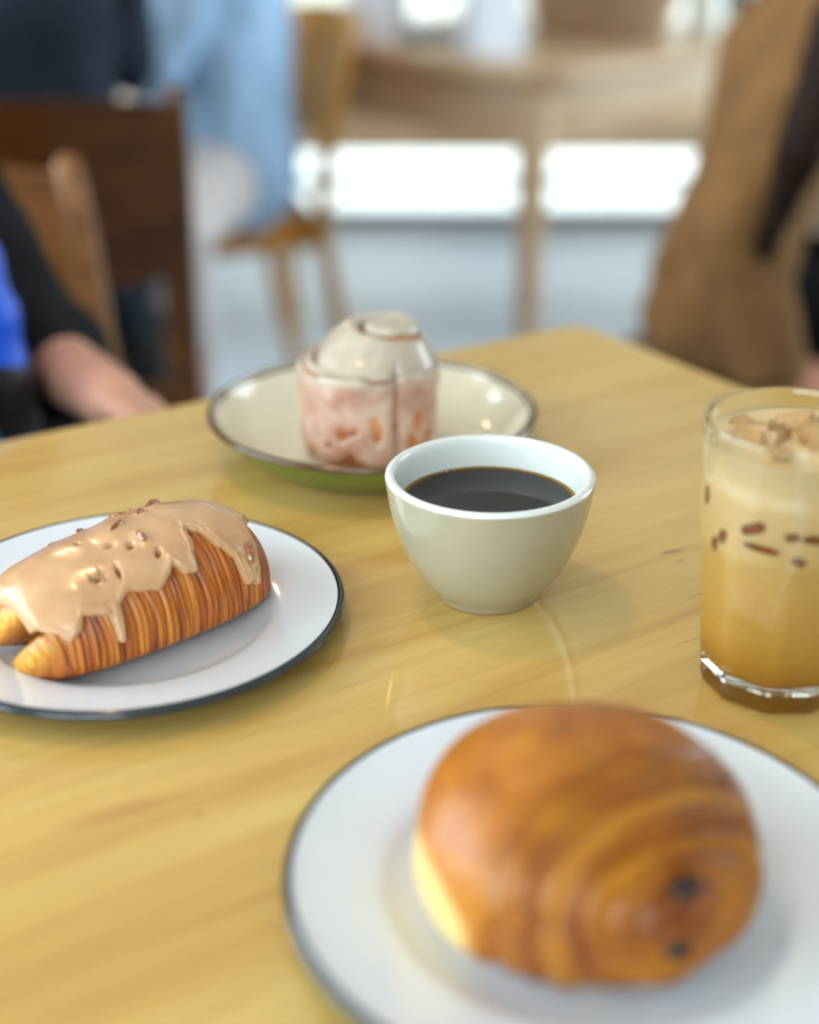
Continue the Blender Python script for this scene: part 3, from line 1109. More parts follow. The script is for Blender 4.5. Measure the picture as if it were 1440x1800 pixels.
def pain_build():
    nth, nps = 320, 170
    V, pale, dark, lite = [], [], [], []
    for i in range(nps):
        el = -math.pi / 2 + math.pi * (i + 0.5) / nps
        for j in range(nth):
            az = 2 * math.pi * j / nth
            ce, se = math.cos(el), math.sin(el)
            ex = 0.92
            cx = math.copysign(abs(math.cos(az)) ** ex, math.cos(az))
            cy = math.copysign(abs(math.sin(az)) ** ex, math.sin(az))
            hr = abs(ce) ** (0.86 if se > 0 else 0.42)
            d = Vector((cx * hr, cy * hr, se))
            x, y = PX * cx * hr, PY * cy * hr
            if se > 0:
                z = 0.34 * PH + 0.66 * PH * abs(se) ** 0.92
            else:
                z = 0.34 * PH * (1 - abs(se) ** 0.62)
            p = Vector((x, y, z))
            q = Vector((x / PX, y / PY, (z - 0.34 * PH) / (0.66 * PH))).normalized()
            al = math.acos(max(-1, min(1, q.dot(SW))))
            # sheets of dough wrapped round the end of the roll
            ref = Vector((0, 0, 1)) - SW * SW.z
            ref.normalize()
            side = SW.cross(ref)
            t1 = math.atan2(q.dot(side), q.dot(ref))
            w = al + 0.10 * math.sin(t1 + 0.8) * al + 0.10 * nz(q.x * 1.6, q.y * 1.6, q.z * 1.6) + 0.05 * nz(q.x * 4, q.y * 4, q.z * 4)
            ki = 0
            while ki < len(RINGS) - 1 and w > RINGS[ki]:
                ki += 1
            r0 = RINGS[ki - 1] if ki else 0.0
            fr = min(1.0, max(0.0, (w - r0) / (RINGS[ki] - r0)))
            k = ki + fr
            fade = 1 - sstep(1.05, 1.55, w)
            step = (fr - 0.5) - (sstep(0.86, 1.0, fr))
            fine = math.sin(k * 2 * math.pi * 4.0 + 2 * nz(q.x * 3, q.y * 3, q.z * 3))
            dz = (0.0046 * step + 0.00035 * fine) * fade
            dz += 0.0012 * nz(q.x * 2.5, q.y * 2.5, q.z * 2.5 + 3)
            if se < 0.15:
                dz += 0.0018 * nz(az * 3.0, 2, 1) * fade
            # end of the roll dips in round the chocolate
            dz -= 0.0045 * math.exp(-(al / 0.26) ** 2)
            if z > 0.001:
                p += q * dz
            p.z = max(p.z, 0)
            V.append(p)
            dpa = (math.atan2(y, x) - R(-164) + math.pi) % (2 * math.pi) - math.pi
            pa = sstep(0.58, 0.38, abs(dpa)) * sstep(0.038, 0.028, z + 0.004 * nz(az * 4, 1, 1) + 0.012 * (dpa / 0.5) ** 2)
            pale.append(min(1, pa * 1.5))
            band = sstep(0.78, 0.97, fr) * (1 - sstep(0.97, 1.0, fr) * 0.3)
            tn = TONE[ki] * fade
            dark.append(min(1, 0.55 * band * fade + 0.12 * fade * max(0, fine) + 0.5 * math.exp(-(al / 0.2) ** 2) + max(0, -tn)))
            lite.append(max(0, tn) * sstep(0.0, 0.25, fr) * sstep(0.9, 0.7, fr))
    Fc = grid_faces(nps, nth)
    Fc.append(tuple(reversed(range(nth))))
    Fc.append(tuple((nps - 1) * nth + j for j in range(nth)))
    return V, Fc, pale, dark, lite


def pain_mat():
    t = NT('golden_crust')
    f = t.noise(t.coords(), 34, 5, 0.6, 0.4)
    g = t.noise(t.coords(), 150, 4, 0.6)
    c = t.ramp(f, [(0.28, (142, 74, 4)), (0.48, (172, 98, 6)), (0.72, (196, 126, 18))])
    c = t.mix(t.ramp(g, [(0.4, (0, 0, 0, 1)), (0.8, (0.45, 0.45, 0.45, 1))]), c, lin((140, 68, 6)))
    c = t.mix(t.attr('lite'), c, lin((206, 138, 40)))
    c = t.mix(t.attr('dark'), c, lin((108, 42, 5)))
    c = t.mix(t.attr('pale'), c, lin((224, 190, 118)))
    t.set(Base_Color=c, Roughness=0.40, Coat_Weight=0.12, Coat_Roughness=0.3)
    t.bump(g, 0.25, 0.0008)
    return t.m


M['golden'] = pain_mat()
pn = empty('chocolate_croissant', (0.0630, 0.4215, TZ + 0.0019))
tag(pn, 'round golden brown chocolate croissant with two chocolate ends showing', 'croissant')
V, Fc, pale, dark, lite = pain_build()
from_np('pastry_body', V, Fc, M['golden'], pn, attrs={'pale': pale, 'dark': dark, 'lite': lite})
M['choc'] = plain('dark_chocolate', (34, 16, 10), 0.35, 0.5, vary=0.2, vscale=200)
for (cx, cy, cz) in ((0.0270, -0.0470, 0.0415), (0.0252, -0.0512, 0.0208)):
    bm = bmesh.new()
    a = Vector((cx, cy, cz))
    dirn = Vector((0.45, -0.86, 0.22)).normalized()
    tube(bm, [a - dirn * 0.02, a + dirn * 0.001, a + dirn * 0.0034, a + dirn * 0.0042], [0.0046, 0.0046, 0.0040, 0.0018], 14)
    from_bm('chocolate_stick', bm, M['choc'], pn, sharp=60)
#PART2
# ------------------------------------------------------------------ chairs
def chair(name, loc, face, mat, label, seat_mat=None, w=0.40, back=(0.60, 0.82)):
    """sitter faces the horizontal direction `face`"""
    rz = math.atan2(face[1], face[0]) - math.pi / 2
    t = empty(name, loc, rz)
    tag(t, label, 'chair')
    hw = w / 2
    # seat: dished plywood
    V = []
    nu, nv = 14, 14
    for top in (1, 0):
        for i in range(nu):
            for j in range(nv):
                u, v = -1 + 2 * i / (nu - 1), -1 + 2 * j / (nv - 1)
                x = u * math.sqrt(1 - 0.30 * v * v) * (hw - 0.005) * (1.06 if v > 0 else 1.0)
                y = v * math.sqrt(1 - 0.30 * u * u) * 0.21
                z = 0.452 - 0.010 * (1 - u * u) * (1 - v * v) - (0 if top else 0.022)
                V.append((x, y, z))
    N = nu * nv
    Fc = []
    for i in range(nu - 1):
        for j in range(nv - 1):
            a, b, c, d = i * nv + j, (i + 1) * nv + j, (i + 1) * nv + j + 1, i * nv + j + 1
            Fc += [(a, b, c, d), (N + d, N + c, N + b, N + a)]
    rim = [(i * nv) for i in range(nu)] + [(nu - 1) * nv + j for j in range(1, nv)] + [i * nv + nv - 1 for i in range(nu - 2, -1, -1)] + [j for j in range(nv - 2, 0, -1)]
    for k in range(len(rim)):
        a, b = rim[k], rim[(k + 1) % len(rim)]
        Fc.append((a, N + a, N + b, b))
    from_np('seat', V, Fc, seat_mat or mat, t, sharp=50)
    # rear posts: foot, knee at the seat, raked top
    for s in (-1, 1):
        bm = bmesh.new()
        pts = [(s * (hw + 0.005), -0.275, 0.0), (s * (hw - 0.004), -0.225, 0.22), (s * (hw - 0.008), -0.190, 0.42), (s * (hw - 0.008), -0.205, 0.56), (s * (hw - 0.006), -0.245, 0.74), (s * (hw - 0.006), -0.262, back[1] + 0.012), (s * (hw - 0.006), -0.264, back[1] + 0.02)]
        tube(bm, pts, [(0.014, 0.014), (0.019, 0.016), (0.025, 0.017), (0.022, 0.016), (0.018, 0.015), (0.015, 0.014), (0.008, 0.008)], 14)
        from_bm('rear_post', bm, mat, t, sharp=60)
    for s in (-1, 1):
        bm = bmesh.new()
        tube(bm, [(s * (hw - 0.02), 0.165, 0.432), (s * (hw - 0.012), 0.18, 0.22), (s * (hw - 0.002), 0.20, 0.0)], [0.021, 0.018, 0.013], 14)
        from_bm('front_leg', bm, mat, t, sharp=60)
    for s in (-1, 1):
        bm = bmesh.new()
        tube(bm, [(s * (hw - 0.016), -0.185, 0.405), (s * (hw - 0.02), 0.165, 0.405)], [(0.024, 0.010), (0.024, 0.010)], 12)
        from_bm('side_rail', bm, mat, t, sharp=60)
    for y in (-0.185, 0.165):
        bm = bmesh.new()
        tube(bm, [(-hw + 0.02, y, 0.405), (hw - 0.02, y, 0.405)], [(0.024, 0.010), (0.024, 0.010)], 12)
        from_bm('cross_rail', bm, mat, t, sharp=60)
    # curved back panel
    nu, nv = 18, 8
    V = []
    for f in (0, 1):
        for i in range(nu):
            for j in range(nv):
                u, v = -1 + 2 * i / (nu - 1), j / (nv - 1)
                zc = back[0] + v * (back[1] - back[0]) + 0.018 * (1 - u * u) * (1 if v > 0.5 else -1) * abs(2 * v - 1)
                yy = -0.205 - 0.055 * ((zc - 0.56) / 0.25) - 0.040 * (1 - u * u) - (0.014 if f else 0)
                V.append((u * (hw - 0.002), yy, zc))
    N = nu * nv
    Fc = []
    for i in range(nu - 1):
        for j in range(nv - 1):
            a, b, c, d = i * nv + j, (i + 1) * nv + j, (i + 1) * nv + j + 1, i * nv + j + 1
            Fc += [(d, c, b, a), (N + a, N + b, N + c, N + d)]
    rim = [(i * nv) for i in range(nu)] + [(nu - 1) * nv + j for j in range(1, nv)] + [i * nv + nv - 1 for i in range(nu - 2, -1, -1)] + [j for j in range(nv - 2, 0, -1)]
    for k in range(len(rim)):
        a, b = rim[k], rim[(k + 1) % len(rim)]
        Fc.append((a, b, N + b, N + a))
    from_np('backrest', V, Fc, mat, t, sharp=50)
    return t


M['black_seat'] = plain('black_vinyl', (20, 20, 22), 0.5, 0.4)
chair('cafe_chair', (-0.435, 2.98, 0), (-0.906, -0.423), M['honey'], 'honey wood cafe chair carrying the person in the light blue shirt')
chair('cafe_chair', (-0.575, 2.04, 0), (-0.28, 0.96), M['walnut'], 'dark brown cafe chair carrying the person in navy', w=0.44, back=(0.60, 0.825), seat_mat=M['black_seat'])
chair('cafe_chair', (-0.405, 1.30, 0), (0.55, -0.835), M['tan'], 'tan wood cafe chair behind the person in the black jacket', back=(0.60, 0.78))
st = empty('stool', (0.46, 1.99, 0))
tag(st, 'round wooden stool under the person in the brown jacket', 'stool')
lathe('seat', [(0.0, 0.42), (0.15, 0.42), (0.165, 0.43), (0.165, 0.442), (0.15, 0.45), (0.0, 0.446)], M['walnut'], st, 48, close=False)
for a in (45, 135, 225, 315):
    bm = bmesh.new()
    c_, s_ = math.cos(R(a)), math.sin(R(a))
    tube(bm, [(0.11 * c_, 0.11 * s_, 0.425), (0.17 * c_, 0.17 * s_, 0.0)], [0.018, 0.014], 12)
    from_bm('leg', bm, M['walnut'], st, sharp=60)
for a in (0, 90, 180, 270):
    bm = bmesh.new()
    p, q = (R(a + 45), R(a + 135))
    tube(bm, [(0.142 * math.cos(p), 0.142 * math.sin(p), 0.20), (0.142 * math.cos(q), 0.142 * math.sin(q), 0.20)], 0.010, 10)
    from_bm('stretcher', bm, M['walnut'], st, sharp=60)

# ------------------------------------------------------------------ people: one remeshed surface per body and garment


def surface_nets(D, org, h):
    """closed quad surface of the zero level of a distance grid"""
    sg = D < 0
    nx, ny, nzz = D.shape
    idx = -np.ones((nx - 1, ny - 1, nzz - 1), dtype=np.int64)
    corners = [(a, b, c) for a in (0, 1) for b in (0, 1) for c in (0, 1)]
    cnt = np.zeros((nx - 1, ny - 1, nzz - 1), dtype=np.int8)
    for a, b, c in corners:
        cnt += sg[a:nx - 1 + a, b:ny - 1 + b, c:nzz - 1 + c]
    act = np.argwhere((cnt > 0) & (cnt < 8))
    idx[act[:, 0], act[:, 1], act[:, 2]] = np.arange(len(act))
    acc = np.zeros((len(act), 3))
    num = np.zeros(len(act))
    for p in corners:
        for ax in range(3):
            if p[ax] == 1:
                continue
            q = list(p)
            q[ax] = 1
            d0 = D[act[:, 0] + p[0], act[:, 1] + p[1], act[:, 2] + p[2]]
            d1 = D[act[:, 0] + q[0], act[:, 1] + q[1], act[:, 2] + q[2]]
            m = (d0 < 0) != (d1 < 0)
            t = np.where(m, d0 / np.where(np.abs(d0 - d1) < 1e-12, 1, d0 - d1), 0)
            pt = np.tile(np.array(p, float), (len(act), 1))
            pt[:, ax] += t
            acc += pt * m[:, None]
            num += m
    Vv = org + (act + acc / num[:, None]) * h
    Fq = []
    for ax in range(3):
        sl0 = [slice(1, -1)] * 3
        sl1 = [slice(1, -1)] * 3
        sl0[ax] = slice(0, -1)
        sl1[ax] = slice(1, None)
        a, b = sg[tuple(sl0)], sg[tuple(sl1)]
        e = np.argwhere(a != b)
        off = np.ones(3, dtype=int)
        off[ax] = 0
        flip = a[e[:, 0], e[:, 1], e[:, 2]]
        e = e + off
        u, v = (ax + 1) % 3, (ax + 2) % 3
        du, dv = np.zeros(3, int), np.zeros(3, int)
        du[u], dv[v] = 1, 1
        g = lambda k: idx[k[:, 0], k[:, 1], k[:, 2]]
        quad = np.stack([g(e - du - dv), g(e - dv), g(e), g(e - du)], 1)
        quad[~flip] = quad[~flip][:, ::-1]
        Fq.append(quad)
    return Vv, np.concatenate(Fq)


def blob(name, caps, ells, mat, parent=None, voxel=0.008, smooth=4, fold=0.0, fscale=18, blend=0.010):
    """one continuous surface blended from tapered capsules and ellipsoids"""
    pts = []
    for a, ra, b, rb in caps:
        for p, r in ((a, ra), (b, rb)):
            pts += [np.array(p) - r, np.array(p) + r]
    for e in ells:
        r = max(e[1])
        pts += [np.array(e[0]) - r, np.array(e[0]) + r]
    lo = np.min(pts, 0) - 4 * voxel
    hi = np.max(pts, 0) + 4 * voxel
    dim = np.ceil((hi - lo) / voxel).astype(int) + 1
    D = np.full(dim, 0.05, dtype=np.float32)

    def window(l, h_):
        i0 = np.maximum(0, np.floor((l - lo) / voxel).astype(int))
        i1 = np.minimum(dim, np.ceil((h_ - lo) / voxel).astype(int) + 1)
        ax = [lo[k] + voxel * np.arange(i0[k], i1[k]) for k in range(3)]
        X = np.stack(np.meshgrid(*ax, indexing='ij'), -1).astype(np.float32)
        return tuple(slice(i0[k], i1[k]) for k in range(3)), X

    def put(sl, d):
        o = D[sl]
        hh = np.clip(0.5 + 0.5 * (o - d) / blend, 0, 1)
        D[sl] = o * (1 - hh) + d * hh - blend * hh * (1 - hh)

    mg_ = 0.035
    for a, ra, b, rb in caps:
        a, b = np.array(a, float), np.array(b, float)
        sl, X = window(np.minimum(a - ra, b - rb) - mg_, np.maximum(a + ra, b + rb) + mg_)
        ab = b - a
        L2 = max(float(ab @ ab), 1e-12)
        t = np.clip(((X - a) @ ab) / L2, 0, 1)
        d = np.linalg.norm(X - a - t[..., None] * ab, axis=-1) - (ra + (rb - ra) * t)
        put(sl, d)
    for e in ells:
        c, r = np.array(e[0], float), np.array(e[1], float)
        rm = np.array(e[2]) if len(e) > 2 and e[2] is not None else np.eye(3)
        sl, X = window(c - r.max() - mg_, c + r.max() + mg_)
        q = ((X - c) @ rm) / r
        nq = np.linalg.norm(q, axis=-1)
        put(sl, (nq - 1) * r.min())
    Vv, Fq = surface_nets(D, lo, voxel)
    me = bpy.data.meshes.new(name)
    me.vertices.add(len(Vv))
    me.vertices.foreach_set('co', Vv.astype(np.float32).ravel())
    me.loops.add(len(Fq) * 4)
    me.loops.foreach_set('vertex_index', Fq.ravel().astype(np.int32))
    me.polygons.add(len(Fq))
    me.polygons.foreach_set('loop_start', np.arange(0, len(Fq) * 4, 4, dtype=np.int32))
    me.update(calc_edges=True)
    me.validate()
    if fold:
        nn = np.empty(len(me.vertices) * 3, dtype=np.float32)
        me.vertices.foreach_get('normal', nn)
        nn = nn.reshape(-1, 3)
        co = Vv.copy()
        for i_, p in enumerate(Vv):
            f = noise.noise(Vector((p[0] * fscale, p[1] * fscale, p[2] * fscale * 0.45))) + 0.5 * noise.noise(Vector(p * fscale * 2.1))
            co[i_] += nn[i_] * fold * f
        me.vertices.foreach_set('co', co.astype(np.float32).ravel())
        me.update()
    return link(name, me, mat, parent)


def lerp(a, b, t):
    return Vector(a) * (1 - t) + Vector(b) * t


def hand_caps(wrist, dirn, palm, thumb_side, curl=0.35, s=1.0):
    """wrist point, pointing direction, palm normal (where fingers curl to), side of the thumb"""
    w, d, n = Vector(wrist), Vector(dirn).normalized(), Vector(palm)
    n = (n - d * n.dot(d)).normalized()
    sd = d.cross(n)
    if sd.dot(Vector(thumb_side)) < 0:
        sd = -sd
    caps = []
    lens = [(0.034, 0.022, 0.018), (0.040, 0.025, 0.020), (0.037, 0.023, 0.019), (0.029, 0.018, 0.016)]
    for k, ls in enumerate(lens):
        off = (0.029 - 0.0195 * k) * s
        kn = w + d * (0.088 - 0.004 * abs(k - 1)) * s + sd * off
        caps.append((w + d * 0.012 * s + sd * off * 0.62, 0.0155 * s, kn, 0.0105 * s))
        p, ang = kn, curl * 0.6
        for q, L in enumerate(ls):
            dd = d * math.cos(ang) + n * math.sin(ang) + sd * (0.05 * (1.5 - k))
            e = p + dd.normalized() * L * s
            caps.append((p, (0.0096 - 0.0009 * q) * s, e, (0.0088 - 0.0009 * q) * s))
            p = e
            ang += curl
    b = w + d * 0.022 * s + sd * 0.026 * s
    m = b + (d * 0.65 + sd * 0.6 + n * 0.35).normalized() * 0.040 * s
    e = m + (d * 0.9 + sd * 0.25 + n * 0.3).normalized() * 0.030 * s
    e2 = e + (d * 1.0 + n * 0.25).normalized() * 0.024 * s
    caps += [(w + d * 0.01 * s + sd * 0.012 * s, 0.015 * s, b, 0.0145 * s), (b, 0.0145 * s, m, 0.0115 * s), (m, 0.0112 * s, e, 0.0100 * s), (e, 0.0100 * s, e2, 0.0080 * s)]
    return caps


def head_parts(c, f, up, s=1.0):
    """capsules and ellipsoids of a head; c centre, f facing, up"""
    c, f, up = Vector(c), Vector(f).normalized(), Vector(up).normalized()
    f = (f - up * f.dot(up)).normalized()
    r = f.cross(up)
    rot = Matrix((r, f, up)).transposed()
    P = lambda x, y, z: c + (r * x + f * y + up * z) * s
    ells = [(P(0, -0.012, 0.030), (0.074 * s, 0.094 * s, 0.084 * s), rot), (P(0, 0.012, -0.035), (0.060 * s, 0.070 * s, 0.080 * s), rot), (P(0, 0.048, -0.088), (0.030 * s, 0.026 * s, 0.022 * s), rot)]
    caps = [(P(0, 0.078, 0.008), 0.008 * s, P(0, 0.096, -0.032), 0.012 * s)]
    for k in (-1, 1):
        ells.append((P(k * 0.076, -0.010, -0.008), (0.010 * s, 0.020 * s, 0.032 * s), rot))
        caps.append((P(k * 0.018, 0.080, 0.022), 0.008 * s, P(k * 0.045, 0.068, 0.020), 0.008 * s))
        caps.append((P(k * 0.010, 0.093, -0.036), 0.007 * s, P(k * 0.012, 0.090, -0.036), 0.007 * s))
    caps.append((P(-0.018, 0.076, -0.060), 0.007 * s, P(0.018, 0.076, -0.060), 0.007 * s))
    return caps, ells, P, rot


def skin_mat(name, c):
    t = NT(name)
    f = t.noise(t.coords(), 30, 3)
    b = lin(c)
    t.set(Base_Color=t.ramp(f, [(0.3, tuple(v * 0.88 for v in b[:3]) + (1,)), (0.7, b)]), Roughness=0.45, Subsurface_Weight=0.15, Subsurface_Radius=(0.012, 0.005, 0.003), Subsurface_Scale=1.0)
    return t.m


def cloth(name, c, vary=0.12, bump=0.25):
    return plain(name, c, 0.85, 0.2, 0, vary, 9, bump, 420)


M['skin'] = skin_mat('skin_fair', (214, 158, 134))
M['skin2'] = skin_mat('skin_warm', (196, 126, 96))
M['eye'] = plain('eye_white', (225, 222, 216), 0.15)
M['hair_dark'] = plain('hair_dark_brown', (36, 18, 9), 0.6, 0.15, vary=0.25, vscale=30, bump=0.4, bscale=160)
M['hair_black'] = plain('hair_black', (22, 18, 16), 0.45, 0.4, vary=0.25, vscale=30, bump=0.4, bscale=160)


def person(label, J, looks):
    """J: joints in world space. looks: materials and options. Returns the body."""
    V3 = {k: Vector(v) for k, v in J.items()}
    f = Vector(looks['face']).normalized()
    caps, ells = [], []
    hc, he, P, rot = head_parts(V3['head'], looks.get('look', f), looks.get('up', (0, 0, 1)))
    caps += hc
    ells += he
    caps.append((V3['neck'] + Vector((0, 0, -0.03)), 0.056, lerp(V3['neck'], V3['head'], 0.6), 0.050))

    kb = looks.get('build', 1.0)
    ka = looks.get('arm', 1.0)

    def torso(k, g):
        k = k * kb
        out = []
        lat = (V3['sh_r'] - V3['sh_l']).normalized()
        ch, pe = V3['chest'], V3['pelvis']
        wa = lerp(pe, ch, 0.5)
        hipl = (V3['hip_r'] - V3['hip_l']).normalized()
        wl = (lat + hipl).normalized()
        out.append((pe - hipl * 0.085, 0.100 * k + g, pe + hipl * 0.085, 0.100 * k + g))
        for s in (-1, 1):
            out.append((pe + hipl * 0.075 * s, 0.100 * k + g, wa + wl * 0.062 * s, 0.088 * k + g))
            out.append((wa + wl * 0.062 * s, 0.088 * k + g, ch + lat * 0.075 * s, 0.104 * k + g))
            out.append((ch + lat * 0.075 * s, 0.104 * k + g, lerp(V3['neck'], V3['sh_r' if s > 0 else 'sh_l'], 0.55) - Vector((0, 0, 0.03)), 0.066 * k + g))
        out.append((ch - lat * 0.07, 0.104 * k + g, ch + lat * 0.07, 0.104 * k + g))
        out.append((V3['sh_l'], 0.058 * k + g, V3['neck'] - Vector((0, 0, 0.03)), 0.055 * k + g))
        out.append((V3['sh_r'], 0.058 * k + g, V3['neck'] - Vector((0, 0, 0.03)), 0.055 * k + g))
        return out

    def arm(s, g, end=1.0, ge=None):
        sh, el, wr = V3['sh_' + s], V3['el_' + s], V3['wr_' + s]
        out = [(sh, 0.056 * ka + g, el, 0.043 * ka + g)]
        e = lerp(el, wr, end)
        out.append((el, 0.043 * ka + g, e, (0.043 + (0.029 - 0.043) * end) * ka + (g if ge is None else ge)))
        return out

    def leg(s, g, end=1.0, ge=None):
        hp, kn, an = V3['hip_' + s], V3['kn_' + s], V3['an_' + s]
        e = lerp(kn, an, end)
        return [(hp, 0.085 * kb + g, kn, 0.056 + g), (kn, 0.056 + g, lerp(kn, e, 0.4), 0.054 + g), (lerp(kn, e, 0.4), 0.054 + g, e, 0.054 - 0.016 * end + (g if ge is None else ge))]

    caps += torso(1.0, 0.0)
    for s in 'lr':
        caps += arm(s, 0) + leg(s, 0)
        hd = looks['hand_' + s]
        caps += hand_caps(V3['wr_' + s], *hd, looks.get('hand_s', 1.0))
        an = V3['an_' + s]
        fd = (Vector(looks.get('foot_' + s, f)) * Vector((1, 1, 0))).normalized()
        caps.append((an + Vector((0, 0, -0.02)) - fd * 0.03, 0.030, an + Vector((0, 0, -0.035)) + fd * 0.13, 0.022))
    body = blob('person', caps, ells, looks['skin'], None, 0.0060, 3, blend=0.006)
    tag(body, label, 'person')
    # eyes
    for k in (-1, 1):
        bm = bmesh.new()
        bmesh.ops.create_uvsphere(bm, u_segments=12, v_segments=8, radius=0.0115, matrix=Matrix.Translation(P(k * 0.031, 0.064, 0.004)))
        from_bm('eye', bm, M['eye'], body)
    # top
    tp = torso(1.0, looks.get('top_g', 0.018))
    for s in 'lr':
        tp += arm(s, looks.get('sleeve_g', 0.015), looks.get('sleeve_' + s, 0.93), looks.get('cuff_g', 0.012))
    tp += looks.get('top_extra', [])
    ft = f
    blob(looks['top_name'], tp, [], looks['top'], body, 0.008, 4, looks.get('fold', 0.007), 16)
    # trousers
    tr = []
    hipl = (V3['hip_r'] - V3['hip_l']).normalized()
    tr.append((V3['pelvis'] - hipl * 0.085, 0.100 * kb + 0.005, V3['pelvis'] + hipl * 0.085, 0.100 * kb + 0.005))
    for s in 'lr':
        tr += leg(s, 0.012, looks.get('leg_end', 0.9), 0.02)
    blob('trousers', tr, [], looks['bottom'], body, 0.009, 4, 0.005, 18)
    # shoes
    for s in 'lr':
        an = V3['an_' + s]
        fd = (Vector(looks.get('foot_' + s, f)) * Vector((1, 1, 0))).normalized()
        cs = [(an + Vector((0, 0, -0.025)) - fd * 0.035, 0.043, an + Vector((0, 0, -0.038)) + fd * 0.14, 0.033), (an + Vector((0, 0, looks.get('boot', 0.0))), 0.05, an + Vector((0, 0, -0.02)), 0.045)]
        sh = blob('shoe', cs, [], looks['shoe'], body, 0.008, 3)
        zmin = 0.001
        for v in sh.data.vertices:
            v.co.z = max(v.co.z, zmin)
    # hair
    hs, hes = [], [(P(0, -0.022, 0.040), (0.083, 0.098, 0.086), rot)]
    hs += looks.get('hair_caps', [])
    hs.append((P(0, -0.07, 0.0), 0.055, P(0, -0.075, -0.05), 0.045))
    blob('hair', hs, hes, looks['hair'], body, 0.007, 2, 0.004, 40)
    for v in body.data.vertices:
        v.co.z = max(v.co.z, 0.004)
    return body


# person in the light blue shirt, seated sideways at the round table
M['blue_shirt'] = cloth('pale_blue_shirt', (164, 194, 224), 0.08)
M['pale_trousers'] = cloth('pale_trousers', (206, 196, 194))
M['black_shoe'] = plain('black_leather', (16, 17, 20), 0.35)
person('person in a light blue shirt seated sideways on the honey wood chair', dict(
    pelvis=(-0.375, 2.96, 0.545), chest=(-0.40, 2.94, 0.88), neck=(-0.44, 2.92, 1.08), head=(-0.50, 2.90, 1.24),
    sh_l=(-0.35, 2.77, 1.00), sh_r=(-0.48, 3.10, 1.00), el_l=(-0.47, 2.70, 0.775), el_r=(-0.66, 3.14, 0.80),
    wr_l=(-0.69, 2.80, 0.792), wr_r=(-0.86, 3.02, 0.792), hip_l=(-0.37, 2.87, 0.54), hip_r=(-0.43, 3.03, 0.54),
    kn_l=(-0.425, 2.52, 0.505), kn_r=(-0.80, 2.86, 0.52), an_l=(-0.425, 2.57, 0.08), an_r=(-0.80, 2.88, 0.08)),
    dict(face=(-0.906, -0.423, 0), skin=M['skin'], top=M['blue_shirt'], top_name='shirt', bottom=M['pale_trousers'], shoe=M['black_shoe'], hair=M['hair_dark'],
         hand_l=((-1, 0.35, -0.05), (0, 0, -1), (0, 1, 0), 0.12), hand_r=((-0.9, -0.5, -0.05), (0, 0, -1), (0.4, -1, 0), 0.12),
         top_g=0.030, sleeve_g=0.026, fold=0.012, leg_end=0.45, boot=0.19, foot_l=(-0.5, -0.85, 0),
         top_extra=[((-0.31, 2.88, 0.555), 0.075, (-0.33, 2.92, 0.80), 0.10), ((-0.36, 2.82, 0.56), 0.06, (-0.36, 2.80, 0.80), 0.07)]))

# person in navy with the back to us
M['navy'] = cloth('navy_jacket', (38, 48, 62), 0.25)
M['black_cloth'] = cloth('black_cotton', (14, 14, 17))
person('person in a dark navy jacket seated on the dark brown chair', dict(
    pelvis=(-0.59, 2.07, 0.545), chest=(-0.62, 2.12, 0.90), neck=(-0.64, 2.15, 1.10), head=(-0.67, 2.20, 1.26),
    sh_l=(-0.82, 2.08, 1.02), sh_r=(-0.45, 2.19, 1.02), el_l=(-1.00, 2.28, 0.80), el_r=(-0.47, 2.42, 0.82),
    wr_l=(-1.02, 2.56, 0.785), wr_r=(-0.68, 2.62, 0.80), hip_l=(-0.68, 2.06, 0.54), hip_r=(-0.50, 2.11, 0.54),
    kn_l=(-0.86, 2.46, 0.51), kn_r=(-0.63, 2.52, 0.51), an_l=(-0.88, 2.44, 0.08), an_r=(-0.64, 2.50, 0.08)),
    dict(face=(-0.28, 0.96, 0), skin=M['skin2'], top=M['navy'], top_name='jacket', bottom=M['black_cloth'], shoe=M['black_shoe'], hair=M['hair_black'],
         hand_l=((0.1, 1, -0.05), (0, 0, -1), (1, 0, 0), 0.12), hand_r=((-1, 0.15, -0.05), (0, 0, -1), (-0.3, 0.9, 0), 0.12), top_g=0.026, fold=0.010))

# person at the near left, bare forearm by the table edge
M['black_jacket'] = cloth('black_jacket', (24, 25, 29), 0.25)
M['blue_panel'] = plain('bright_blue_nylon', (10, 84, 214), 0.4, 0.4, vary=0.1)
M['cyan_trim'] = plain('cyan_trim', (20, 128, 176), 0.4, 0.4)
pc = person('person in a black jacket with bare forearm beside the square maple table', dict(
    pelvis=(-0.47, 1.275, 0.545), chest=(-0.575, 1.20, 0.88), neck=(-0.61, 1.16, 1.08), head=(-0.60, 1.12, 1.24),
    sh_l=(-0.505, 1.29, 0.99), sh_r=(-0.735, 1.04, 1.00), el_l=(-0.358, 1.265, 0.695), el_r=(-0.80, 0.97, 0.72),
    wr_l=(-0.235, 1.060, 0.715), wr_r=(-0.58, 0.88, 0.66), hip_l=(-0.41, 1.33, 0.54), hip_r=(-0.55, 1.22, 0.54),
    kn_l=(-0.24, 0.96, 0.51), kn_r=(-0.42, 0.86, 0.51), an_l=(-0.24, 1.0, 0.08), an_r=(-0.42, 0.90, 0.08)),
    dict(face=(0.7, -0.71, 0), skin=M['skin'], top=M['black_jacket'], top_name='jacket', bottom=M['black_cloth'], shoe=M['black_shoe'], hair=M['hair_black'],
         hand_l=((0.72, -0.60, -0.16), (-0.3, -0.4, -1), (0.5, 0.5, 0.6), 0.30), hand_r=((0.8, -0.3, -0.4), (0, 0, -1), (0.3, 1, 0), 0.3),
         build=0.92, arm=0.84, hand_s=0.88, sleeve_l=0.36, cuff_g=0.020, top_g=0.020, sleeve_g=0.022, fold=0.007))
bag = empty('backpack', (-0.370, 1.105, 0.642), R(-40))
